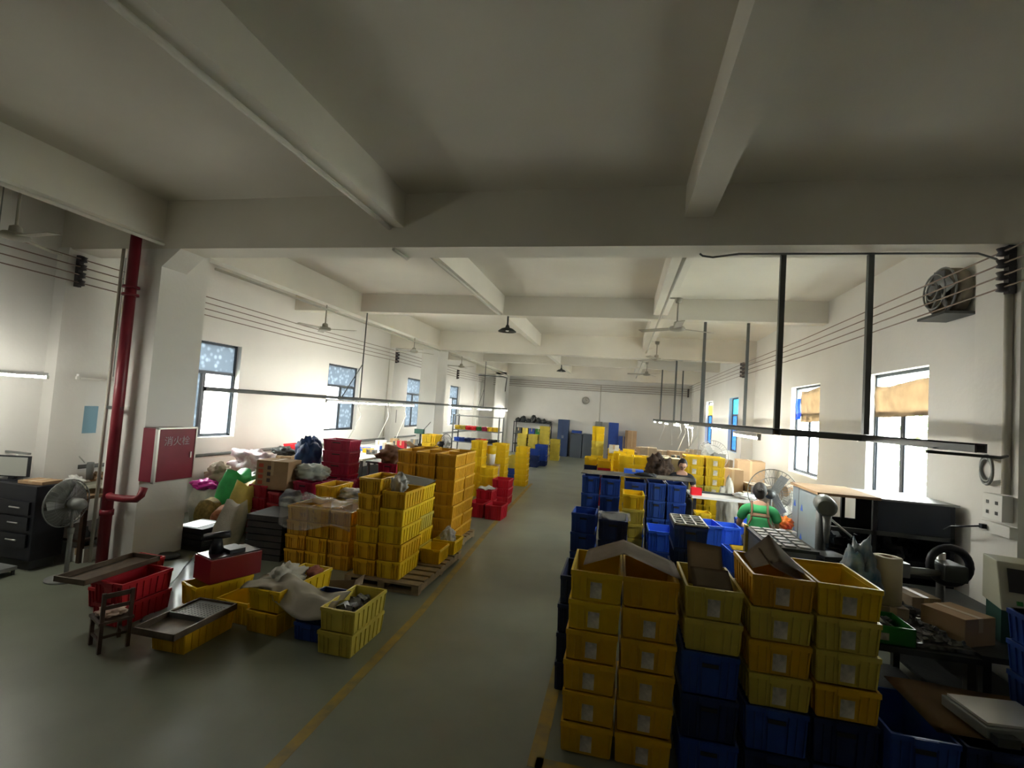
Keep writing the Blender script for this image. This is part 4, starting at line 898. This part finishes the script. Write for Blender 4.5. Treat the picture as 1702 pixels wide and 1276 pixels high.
blob('pink_bag', 'magenta bag on top of the leftmost white sack', 'bag', (-6.98, 7.33, .56), (.40, .3, .16), mat('magenta_film', (.65, .03, .35), .4), 9, .15)
blob('brown_bundle', 'brown paper bundle above the magenta bag', 'bundle', (-6.95, 7.6, .62), (.42, .34, .34), M_CARDD, 10, .2)
blob('plastic_bag', 'pile of white and pink plastic bags against the left wall', 'bag', (-6.85, 8.35, .72), (.9, .5, .42), mat('white_pink_film', (.62, .58, .58), .35, color2=(.40, .25, .27), scale=7), 11, .35)
blob('plastic_bag', 'lower white plastic bag right of the green sack', 'bag', (-6.15, 7.75, .55), (.42, .36, .40), mat('white_pink_film', (.62, .58, .58), .35), 13, .3)
bench('low wooden bench under the bags along the left wall', -7.62, -6.35, 7.95, 9.6, .72, M_CARD)
carton('cream carton on the bench behind the bags', -6.62, 8.9, .722, .5, .4, .33, .1)
blob('black_bag', 'dark bag on top of the cream carton', 'bag', (-6.66, 8.9, 1.055), (.44, .3, .16), M_DKGREY, 19, .25)
mc = carton('large brown carton with printed marks standing in a red crate', -5.46, 7.22, .74, .54, .40, .46, .12, M_CARD)
for i in range(4): MB().box(-.23, -.15, -.203, -.2025, .08 + i * .09, .14 + i * .09).build('printed_mark', mat('red_print', (.45, .08, .04), .8), mc)
for i in range(3): MB().box(-.08, -.02, -.203, -.2025, .12 + i * .10, .18 + i * .10).build('printed_mark', mat('dark_print', (.08, .05, .05), .8), mc)
G = 'red crates of the middle left heap'
stack(-5.82, 6.98, .34, .56, 0, ['red'] * 4, .20, 'left red stack under the large carton', G, bulk=2)
stack(-5.46, 6.98, .34, .56, 0, ['red', 'red', 'red', 'red'], .18, 'right red stack under the large carton', G, bulk=2)
stack(-5.10, 7.1, .36, .56, 0, ['crimson'] * 4, .225, 'crimson stack under the grey plastic bag', G, bulk=2)
stack(-4.72, 7.3, .34, .56, 0, ['crimson'] * 4, .225, 'crimson stack before the tall crimson one', G, bulk=2)
blob('plastic_bag', 'pale blue-green tied plastic bag on the crimson crates', 'bag', (-4.98, 7.42, .905), (.60, .40, .24), mat('pale_green_film', (.36, .42, .40), .3), 22, .18)
blob('plastic_bag', 'small white bag at the left of the pale green one', 'bag', (-5.32, 7.75, .80), (.2, .2, .2), M_WHITE, 23, .2)
G = 'crimson crates of the tall block'
stack(-5.46, 8.38, .58, .42, 0, ['crimson'] * 7, .215, 'tall crimson stack beside the blue bag', G, bulk=3)
stack(-4.82, 8.5, .36, .5, 0, ['crimson'] * 4, .2, 'low crimson stack right of the tall one', G, bulk=3)
stack(-4.42, 8.62, .40, .5, 0, ['crimson'] * 5, .225, 'crimson stack carrying the brown cloth', G, bulk=2)
stack(-4.05 + .02, 8.68, .38, .5, 0, ['crimson'] * 4, .225, 'crimson stack behind the orange-yellow block', G, bulk=2)
blob('cloth_bundle', 'brown cloth bundle heaped on a crimson stack', 'bundle', (-4.25, 8.85, 1.10), (.48, .42, .32), mat('brown_cloth', (.22, .12, .08), .9, var=.3, scale=6), 24, .2)
carton('open carton right of the brown cloth bundle', -3.86, 9.4, 0, .42, .4, 1.42, .2, M_CARD, True)
stack(-6.95, 9.25, .62, .4, .72, ['bright red', 'bright red'], .26, 'bright red pair against the left wall', 'bright red crates by the wall')
blob('blue_bag', 'upright blue tarpaulin bag right of the bright red crates', 'bag', (-5.78, 8.45, .75), (.44, .40, .76), mat('blue_tarp', (.018, .06, .20), .5, color2=(.008, .025, .09), scale=5), 25, .15)
blob('blue_bag', 'lower crumpled blue bag left of the upright one', 'bag', (-6.05, 8.35, .72), (.40, .4, .30), mat('blue_tarp', (.03, .10, .30), .5), 26, .2)
carton('dark carton carrying the blue bags', -5.85, 8.42, 0, .7, .44, .72, 0, M_CARDD)
# tables and goods in the middle left distance
bench('long table of small goods along the left wall', -7.5, -5.6, 10.2, 14.4, .95, M_WHITE, M_DKGREY, 'work_table')
bench('table behind the tallest orange-yellow block', -5.2, -3.9, 9.6, 11.2, 1.0, M_DKGREY, M_DKGREY, 'work_table')
cols = [M_DKGREY, CR['blue'], CR['yellow'], M_CARD, M_WHITE, CR['bright blue'], M_GREY, CR['red'], M_SACK, M_PARTS]
places = ['first', 'second', 'third', 'fourth', 'fifth', 'sixth', 'seventh', 'eighth', 'ninth', 'tenth', 'eleventh', 'twelfth', 'thirteenth', 'fourteenth']
for i in range(14):
    y = 10.4 + i * .285; x = -5.95 - .25 * (i % 3)
    carton('%s small box from the near end of the left wall table' % places[i], x, y, .952, .22, .2, rng.uniform(.08, .26), rng.uniform(-.4, .4), cols[(i * 3) % 10], group='small boxes on the left wall table')
for i in range(8):
    carton('%s small box from the near end of the table behind the orange block' % places[i], -4.1 - .35 * (i % 2) - .1 * (i % 3), 9.75 + i * .18, 1.002, .2, .15, rng.uniform(.08, .22), rng.uniform(-.3, .3), cols[(i * 7 + 1) % 10], group='small boxes on the table behind the orange block')
sm = thing('sewing_machine', 'green riveting head with a tilted lever on the wall table', 'machine', (-5.85, 14.0, .95))
MB().box(-.15, .15, -.12, .12, 0, .12).tube([(.0, 0, .12), (0, 0, .42)], .03).build('body', M_DKGREY, sm); MB().box(-.18, .1, -.06, .06, .42, .56).build('head', mat('dark_green_enamel', (.02, .08, .06), .5), sm); MB().tube([(.05, 0, .5), (.3, 0, .8)], .01).build('lever', M_DKGREY, sm)
stack(-4.98, 12.0, .40, .5, .9, ['yellow', 'yellow', 'yellow'], .2, 'table stack left of the middle column', 'yellow crates on the far table')
bench('far table carrying the yellow stack', -5.4, -4.5, 11.8, 12.9, .9, M_WHITE, M_DKGREY, 'work_table')
# yellow stacks along the aisle
G = 'yellow crates of the aisle stacks on the left'
stack(-3.74, 12.3, .33, .5, 0, ['yellow'] * 7, .203, 'first of the three slim yellow aisle stacks', G, simple=True, bulk=1)
stack(-3.40, 13.2, .40, .5, 0, ['yellow'] * 7, .19, 'second of the three slim yellow aisle stacks', G, simple=True, bulk=1)
stack(-3.05, 14.7, .38, .5, 0, ['yellow'] * 7, .168, 'third of the three slim yellow aisle stacks', G, simple=True)
stack(-3.75, 10.3, .36, .5, 0, ['amber'] * 4, .2, 'amber stack just beyond the orange-yellow block', G, simple=True, bulk=3)
stack(-3.36, 12.0, .36, .5, 0, ['yellow'] * 4, .2, 'low yellow stack between the slim aisle stacks', G, simple=True, bulk=2)
stack(-3.45, 15.6, .4, .5, 0, ['blue', 'blue', 'pale', 'pale'], .2, 'mixed stack behind the slim aisle stacks', G, simple=True, bulk=2)
bk = thing('bucket', 'white bucket with a yellow lid between the slim yellow stacks', 'bucket', (-3.36 + .05, 12.85, .80))
MB().lathe([(.10, 0), (.12, .26), (.12, .27), (0, .27)], n=20).build('pail', M_WHITE, bk); MB().lathe([(.10, .27), (.125, .28), (.125, .48), (0, .49)], n=20).build('lid', CR['yellow'], bk)
carton('brown box under the white bucket', -3.24, 12.86, 0, .28, .4, .795, 0, M_CARD)
G = 'red crates by the aisle'
stack(-2.62, 9.95, .37, .5, 0, ['red'], .30, 'right one of the two low dark-filled crates by the aisle', G, rz=-.05)
stack(-3.02, 10.0, .37, .5, 0, ['red'], .30, 'left one of the two low dark-filled crates by the aisle', G, rz=-.05)
stack(-3.02, 10.6, .37, .5, 0, ['red', 'red'], .24, 'red pair behind the low ones', G)
stack(-2.92, 11.55, .42, .55, 0, ['red', 'red', 'red'], .2, 'taller red stack before the slim yellow stacks', G)
for i, (x, y) in enumerate(((-2.435, 10.2), (-2.835, 10.25))):
    o = link('dark_parts', pile_mesh('dark_parts', .29, .4, .2, M_DKGREY, 60, .04, 40 + i), None, (x, y, .02)); tag(o, 'dark small parts filling the %s low red crate by the aisle' % ['right', 'left'][i], 'parts', None, 'stuff')
sheet('white paper heap on the red crates by the aisle', lambda u, v: Vector((-3.02 + .36 * u, 10.65 + .4 * v, .50 + .05 * math.sin(u * 9) * math.sin(v * 6))), M_WHITE, name='paper_sheet', cat='paper')
stack(-3.62, 19.9, .45, .5, 0, ['navy', 'navy', 'blue'], .24, 'lower stack far down the aisle', 'far blue crates', simple=True, bulk=1)
stack(-3.45, 20.6, .5, .6, 0, ['navy', 'blue', 'blue', 'blue'], .22, 'taller stack far down the aisle', 'far blue crates', simple=True, bulk=1)
G = 'pale yellow crates far down the hall'
for i, (x, y, n) in enumerate(((-4.6, 22.4, 6), (-4.1, 22.4, 6), (-3.62, 22.6, 8), (-3.2, 23.4, 5))):
    stack(x, y, .44, .55, 0, ['pale'] * n, .2, '%s pale column before the rear wall' % ['first', 'second', 'third', 'fourth'][i], G, simple=True, bulk=n // 2)
# racks
def rack(label, x0, x1, y0, y1, shelves, m, top=True):
    t = thing('storage_rack', label, 'rack', ((x0 + x1) / 2, (y0 + y1) / 2, 0)); a, b = (x1 - x0) / 2, (y1 - y0) / 2; H = shelves[-1]
    for sx in (-1, 1):
        for sy in (-1, 1): MB().box(sx * a - .02, sx * a + .02, sy * b - .02, sy * b + .02, 0, H + .02).build('upright', m, t)
    for z in shelves: MB().box(-a, a, -b, b, z - .03, z).build('shelf', m, t)
    return t
rack('open grey shelf rack with coloured bins beyond the middle column', -5.5, -3.9, 15.9, 16.5, [.45, 1.1, 1.5, 1.98], M_GREY)
for i in range(8):
    c_ = ['yellow', 'pale', 'bright red', 'bright red', 'green', 'crimson', 'yellow', 'yellow'][i]
    crate(-5.36 + i * .19, 16.1, 1.502, c_, .18, .34, .14, '%s bin, %s from the left on the middle shelf' % (CN.get(c_, c_), places[i]), 'bins on the middle shelf of the rack', simple=True)
for i in range(8):
    c_ = ['bright blue', 'blue', 'navy', 'navy', 'red', 'bright red', 'black', 'black'][i]
    crate(-5.36 + i * .19, 16.1, 1.102, c_, .18, .34, .13, '%s bin, %s from the left on the lower shelf' % (CN.get(c_, c_), places[i]), 'bins on the lower shelf of the rack', simple=True)
for i in range(4):
    carton('%s box on the bottom shelf of the grey rack' % places[i], -5.25 + i * .38, 16.15, .452, .3, .35, .25, 0, [CR['yellow'], M_WHITE, M_DKGREY, M_CARD][i], group='boxes on the bottom rack shelf')
rack('dark shelf rack full of junk against the rear wall', -5.55, -3.6, 25.95, 26.5, [.5, 1.02, 1.66], M_BLACK)
for i in range(7):
    blob('junk_part', '%s grey lump of machinery from the left atop the rear rack' % places[i], 'machinery', (-5.4 + i * .28, 26.2, 1.662), (.26, .3, [.2, .3, .16, .36, .24, .2, .12][i]), M_DKGREY, 50 + i, .35, group='machinery on the rear rack')
for i in range(5):
    carton('%s box from the left on the middle shelf of the rear rack' % places[i], -5.3 + i * .36, 26.15, 1.022, .3, .3, .32, 0, [M_DKGREY, CR['pale'], CR['blue'], CR['green'], M_DKGREY][i], group='boxes on the rear rack')
bc = thing('steel_cabinet', 'tall dark blue steel cabinet against the rear wall', 'cabinet', (-2.92, 26.3, 0))
MB().box(-.28, .28, -.25, .25, 0, 1.93).build('body', mat('cabinet_blue', (.035, .06, .14), .45), bc)
for s in (-1, 1):
    d_ = MB().box(s * .14 - .135, s * .14 + .135, -.262, -.25, .05, 1.88).build('door', mat('cabinet_blue', (.035, .06, .14), .45), bc)
    MB().box(s * .03 - .008, s * .03 + .008, -.275, -.262, .95, 1.1).build('handle', M_ALU, d_)
for i, (x, W, h) in enumerate(((-2.2, .6, 1.22), (-1.58, .58, 1.26))):
    gc = thing('steel_cabinet', ['low grey-blue cabinet right of the tall blue cabinet', 'second low grey cabinet below the meter box'][i], 'cabinet', (x, 26.25, 0))
    MB().box(-W / 2, W / 2, -.28, .28, 0, h).build('body', mat('cabinet_grey', (.07, .085, .11), .5), gc); MB().box(-W / 2 + .01, W / 2 - .01, -.29, -.28, .05, h - .16).build('door', mat('cabinet_grey', (.07, .085, .11), .5), gc)
tag(MB().box(-2.45, -1.95, 25.98, 26.4, 1.27, 1.40).build('blue_box', CR['blue'], bevel=.01), 'flat blue box on the low grey-blue cabinet', 'box')
bc2 = thing('steel_cabinet', 'tall blue cabinet standing behind the tallest far yellow column', 'cabinet', (-.32, 26.2, 0))
MB().box(-.25, .25, -.22, .22, 0, 1.95).build('body', CR['blue'], bc2); MB().box(-.24, .24, -.23, -.22, .04, 1.9).build('door', CR['blue'], bc2)
carton('blue carton right of the far tall blue cabinet', .2, 26.0, 0, .5, .45, 1.3, 0, CR['blue'], name='blue_box')
carton('brown carton on the far blue boxes', .55, 25.6, 0, .45, .45, 1.62, .3, M_CARD)
for i, (x, y, s, h) in enumerate(((1.1, 22.0, .7, 1.05), (1.8, 22.4, .6, .95), (2.4, 21.8, .7, 1.0), (3.1, 22.3, .6, 1.1), (.3, 18.0, .6, 1.1), (1.0, 17.8, .55, 1.3), (1.7, 18.0, .7, 1.0))):
    carton(['first brown carton of the far right row', 'second brown carton of the far right row', 'third brown carton of the far right row', 'fourth brown carton of the far right row', 'brown carton behind the yellow cluster, left', 'tall brown carton behind the yellow cluster, middle', 'brown carton behind the yellow cluster, right'][i], x, y, 0, s, s, h, rng.uniform(-.2, .2), [M_CARD, M_CARDD][i % 2])

# ------------------------------------------------------------------ far left corner
bm_ = thing('black_machine', 'black machine cabinet with chrome handles at the left edge', 'machine', (-7.05, 4.72, 0))
MB().box(-.55, .36, -.15, .20, .12, 1.0).build('body', M_BLACK, bm_, bevel=.01)
for z in (.28, .48, .66):
    dw = MB().box(-.5, .30, -.175, -.15, z, z + .15).build('drawer', M_BLACK, bm_)
    for x in (-.35, .1): MB().tube([(x - .08, -.19, z + .08), (x + .08, -.19, z + .08)], .009).build('drawer_handle', M_ALU, dw)
MB().box(-.5, .3, -.1, .16, 0, .12).build('plinth', M_DKGREY, bm_)
MB().tube([(.361, -.02, .78), (.385, 0, .78), (.385, .0, .88), (.361, .0, .88)], .008).build('side_handle', M_ALU, bm_)
cx_ = thing('metal_footstool', 'grey metal step on the floor before the black machine', 'step', (-6.92, 4.36, 0))
MB().box(-.3, .2, -.12, .12, .06, .10).build('tread', M_GREY, cx_)
for a in (-.28, .17):
    for b in (-.1, .1): MB().box(a - .012, a + .012, b - .012, b + .012, 0, .06).build('leg', M_DKGREY, cx_)
MB().tube([(-.3, -.13, .12), (.2, -.13, .12)], .012).build('front_bar', M_ALU, cx_)
tv = thing('monitor', 'dark-framed monitor on the black machine at the left edge', 'monitor', (-7.36, 4.72, 1.0), .35)
MB().box(-.2, .2, -.02, .02, .04, .30).build('frame', M_BLACK, tv); MB().box(-.185, .185, -.023, -.02, .055, .285).build('screen', mat('pale_screen', (.35, .36, .33), .2), tv); MB().box(-.1, .1, -.06, .06, 0, .012).box(-.02, .02, -.01, .01, .01, .06).build('stand', M_BLACK, tv)
dk = bench('wooden desk piled with papers along the left wall', -7.45, -6.50, 4.98, 6.3, .84, M_CARD, M_DWOOD, 'desk', 'desk')
MB().box(.18, .46, -.62, -.60, .66, .79).build('drawer', M_CARD, dk)
sheet('open papers spread over the desk by the red pipe', lambda u, v: Vector((-7.15 + .62 * u, 5.1 + .7 * v, .875 + .03 * math.sin(u * 8) * math.cos(v * 7) + .02)), mat('old_paper', (.46, .45, .36), .8, var=.3, scale=6), 14, 12, .004, 'papers', 'paper')
for i, (x, y, m, s) in enumerate(((-7.2, 5.35, M_WHITE, .2), (-7.3, 5.8, M_CARD, .24), (-7.0, 6.0, mat('red_film', (.4, .08, .05), .5), .16), (-6.75, 5.9, M_SACK, .22))):
    blob('desk_bundle', ['white bundle on the near end of the desk', 'brown bundle at the wall side of the desk', 'small reddish bag on the far end of the desk', 'white crumpled bag on the desk beside the pipe'][i], 'bundle', (x, y, .842), (s, s, .14), m, 60 + i, .3)
carton('flat brown box with a yellow edge on the black machine', -6.90, 4.74, 1.002, .34, .24, .04, .1, M_CARD)
tag(MB().lathe([(.04, 0), (.045, .22), (.04, .24), (0, .24)], (-7.3, 5.62, .9), 16).build('thermos', M_GREY), 'grey and black thermos on the desk against the wall', 'thermos')
sn = thing('desk_lamp', 'white lamp arm on a cone stand near the left edge', 'lamp', (-7.5, 4.86, 1.002))
MB().lathe([(.07, 0), (.03, .18), (.012, .3), (.0, .3)], n=16).build('stand', M_WHITE, sn); MB().box(-.25, .2, -.015, .015, .30, .325).build('arm', M_GREY, sn)
kb = carton('white box with a bottle behind the pedestal fan', -6.62, 5.15, 0, .24, .22, .17, 0, M_WHITE)
tag(MB().lathe([(.05, 0), (.05, .16), (.02, .2), (.02, .24), (0, .24)], (-6.66, 5.16, .175), 16).build('glass_bottle', M_DKGREY), 'dark bottle on the white box behind the pedestal fan', 'bottle')
tag(link('drain_mat', blob_mesh('drain_mat', (.3, .24, .06), M_DKGREY, 3, .1), None, (-5.82, 5.62, 0)), 'dark lump on the floor at the foot of the near column', 'lump')

# ------------------------------------------------------------------ people
def skin_obj(name, verts, edges, radii, m, parent, sub=2, root=0):
    me = bpy.data.meshes.new(name); me.from_pydata([Vector(v) for v in verts], edges, []); o = link(name, me, parent)
    md = o.modifiers.new('skin', 'SKIN'); md.use_smooth_shade = True
    for i, r in enumerate(radii):
        d = me.skin_vertices[0].data[i]; d.radius = (r, r) if not isinstance(r, tuple) else r; d.use_root = (i == root)
    s = o.modifiers.new('sub', 'SUBSURF'); s.levels = sub; s.render_levels = sub
    bpy.context.view_layer.update(); dg = bpy.context.evaluated_depsgraph_get()
    nm = bpy.data.meshes.new_from_object(o.evaluated_get(dg)); nm.name = name
    o.modifiers.clear(); o.data = nm; nm.materials.clear(); nm.materials.append(m)
    for p in nm.polygons: p.use_smooth = True
    return o
def hand_chain(V, E, Rr, w, d, side):
    """palm and five fingers from wrist index w, pointing along d"""
    d = d.normalized(); s = d.cross(Vector((0, 0, 1))).normalized() * side; W = Vector(V[w])
    V.append(W + d * .05); Rr.append(.026); E.append((w, len(V) - 1)); p = len(V) - 1
    for k, L in enumerate((.062, .072, .068, .052)):
        a = W + d * .085 + s * (.024 - .016 * k); V.append(a); Rr.append(.0095); E.append((p, len(V) - 1))
        V.append(a + d * L * .55 + Vector((0, 0, -.012))); Rr.append(.0085); E.append((len(V) - 2, len(V) - 1))
        V.append(a + d * L * .8 + Vector((0, 0, -.034))); Rr.append(.0075); E.append((len(V) - 2, len(V) - 1))
    V.append(W + d * .055 + s * .042 + Vector((0, 0, -.01))); Rr.append(.011); E.append((p, len(V) - 1))
    V.append(W + d * .09 + s * .055 + Vector((0, 0, -.02))); Rr.append(.009); E.append((len(V) - 2, len(V) - 1))
def person(label, x, y, rz, shirt, pants, seat=.74, apron=None, hair_long=False):
    t = thing('person', label, 'person', (x, y, 0), rz)
    # faces -y ; seated, leaning forward
    V = [(0, 0, seat + .09), (0, -.02, seat + .24), (0, -.07, seat + .42), (0, -.11, seat + .52), (0, -.135, seat + .60)]
    Rr = [(.15, .11), (.135, .10), (.15, .10), (.07, .06), .048]; E = [(0, 1), (1, 2), (2, 3), (3, 4)]
    for s in (-1, 1):
        n = len(V); V += [(s * .17, -.10, seat + .475), (s * .24, -.16, seat + .25), (s * .17, -.38, seat + .20)]; Rr += [.052, .042, .03]
        E += [(3, n), (n, n + 1), (n + 1, n + 2)]
        hand_chain(V, E, Rr, n + 2, Vector((-s * .25, -1, -.1)), -s)
        n = len(V); V += [(s * .09, -.03, seat + .05), (s * .11, -.42, seat + .06), (s * .12, -.38, .10), (s * .12, -.50, .045)]; Rr += [.085, .06, .04, .035]
        E += [(0, n), (n, n + 1), (n + 1, n + 2), (n + 2, n + 3)]
    skin_obj('body', V, E, Rr, M_SKIN, t)
    # shirt over torso and upper arms
    V = [(0, 0, seat + .07), (0, -.02, seat + .24), (0, -.07, seat + .42), (0, -.105, seat + .50)]; Rr = [(.17, .13), (.155, .12), (.165, .12), (.085, .075)]; E = [(0, 1), (1, 2), (2, 3)]
    for s in (-1, 1):
        n = len(V); V += [(s * .172, -.10, seat + .475), (s * .225, -.145, seat + .32)]; Rr += [.072, .062]; E += [(3, n), (n, n + 1)]
    skin_obj('shirt', V, E, Rr, shirt, t)
    V = [(0, 0, seat + .08)]; Rr = [(.16, .12)]; E = []
    for s in (-1, 1):
        n = len(V); V += [(s * .09, -.03, seat + .05), (s * .11, -.42, seat + .06), (s * .12, -.38, .12)]; Rr += [.10, .078, .06]; E += [(0, n), (n, n + 1), (n + 1, n + 2)]
    skin_obj('trousers', V, E, Rr, pants, t)
    hd = Vector((0, -.19, seat + .70)); tilt = Matrix.Rotation(R(28), 3, 'X')
    bm = bmesh.new(); bmesh.ops.create_uvsphere(bm, u_segments=20, v_segments=14, radius=1)
    for v in bm.verts:
        c = v.co.copy(); k = 1 - .22 * max(0, -c.z)
        v.co = hd + tilt @ Vector((c.x * .076 * k, c.y * .092 * k, c.z * .112))
    for f in bm.faces: f.smooth = True
    me = bpy.data.meshes.new('head'); bm.to_mesh(me); bm.free(); me.materials.append(M_SKIN); h = link('head', me, t)
    def fp(p): return hd + tilt @ Vector(p)
    MB().tube([fp((0, -.088, .01)), fp((0, -.112, -.022)), fp((0, -.09, -.03))], [.008, .013, .008], 8).build('nose', M_SKIN, h)
    for s in (-1, 1):
        MB().lathe([(0, -.012), (.012, -.006), (.012, .006), (0, .012)], fp((s * .03, -.082, .008)), 8).build('eye', M_HAIR, h)
        MB().lathe([(0, -.03), (.014, -.01), (.014, .012), (0, .03)], fp((s * .078, 0, -.005)), 8).build('ear', M_SKIN, h)
    MB().tube([fp((-.022, -.08, -.055)), fp((0, -.088, -.056)), fp((.022, -.08, -.055))], .005, 6).build('mouth', mat('lips', (.30, .10, .08), .5), h)
    bm = bmesh.new(); bmesh.ops.create_uvsphere(bm, u_segments=20, v_segments=14, radius=1)
    for v in bm.verts:
        c = v.co; q = c.copy()
        if q.z < -.25 and q.y < .1: q.z = -.25 + (q.z + .25) * .05
        if q.y < -.45 and q.z < .45: q.y = -.45; q.z = max(q.z, .3)
        v.co = hd + tilt @ Vector((q.x * .088, q.y * .102 + .008, q.z * .122 + .008))
    for f in bm.faces: f.smooth = True
    me = bpy.data.meshes.new('hair'); bm.to_mesh(me); bm.free(); me.materials.append(M_HAIR); link('hair', me, h)
    if hair_long: link('hair_bun', blob_mesh('hair_bun', (.07, .06, .06), M_HAIR, 3, .1), h, fp((0, .09, -.04)))
    if apron:
        mb = MB()
        for s in (-1, 1):
            mb.tube([(s * .085, -.17, seat + .53), (s * .095, -.10, seat + .575), (s * .09, .02, seat + .50), (s * .10, .085, seat + .38), (s * .16, .09, seat + .22), (s * .175, .02, seat + .14)], .014, 6)
        mb.tube([(-.1, .078, seat + .42), (0, .085, seat + .42), (.1, .078, seat + .42)], .012, 6)
        mb.build('apron_straps', apron, t)
    return t
def stool(label, x, y, h):
    t = thing('stool', label, 'stool', (x, y, 0)); MB().lathe([(0, 0), (.16, 0), (.16, .04), (0, .045)], (0, 0, h - .045), 24).build('seat', M_DKGREY, t)
    for k in range(4):
        a = R(45 + 90 * k); MB().tube([(math.cos(a) * .12, math.sin(a) * .12, h - .045), (math.cos(a) * .19, math.sin(a) * .19, 0)], .014).build('leg', M_DKGREY, t)
person('person in a dark T-shirt bending over work behind the white board', 1.20, 9.9 - .55 + .78, 0, mat('black_tshirt', (.012, .012, .016), .85), mat('dark_trousers', (.02, .022, .03), .85), .76)
stool('stool under the person in the dark T-shirt', 1.20, 10.13, .70)
person('person in a green T-shirt with crossed apron straps, seen from behind', 1.83, 7.05, R(180 - 12), mat('green_tshirt', (.05, .36, .13), .85, var=.1), mat('grey_trousers', (.06, .06, .07), .85), .72, mat('brown_strap', (.16, .09, .05), .8), True)
stool('stool under the person in green', 1.83, 7.05, .66)
if BULK:
    bm = bmesh.new(); kinds = sorted({b[1] for b in BULK})
    for (body, rim, lb, hs), kind, M in BULK:
        for me in (body, rim):
            n0 = len(bm.verts); f0 = len(bm.faces); bm.from_mesh(me); bm.verts.ensure_lookup_table(); bm.faces.ensure_lookup_table()
            for v in bm.verts[n0:]: v.co = M @ v.co
            for f in bm.faces[f0:]: f.material_index = kinds.index(kind)
    me = bpy.data.meshes.new('plastic_crates'); bm.to_mesh(me); bm.free()
    for k in kinds: me.materials.append(CR[k])
    tag(link('plastic_crates', me), 'mass of half-hidden plastic crates carrying the visible stacks', 'crates', None, 'stuff')
for o in bpy.data.objects:
    if 'label' in o and not 4 <= len(o['label'].split()) <= 16: print('LABEL', len(o['label'].split()), o.name, o['label'])
print('crates', NCR[0], 'bulk', len(BULK))
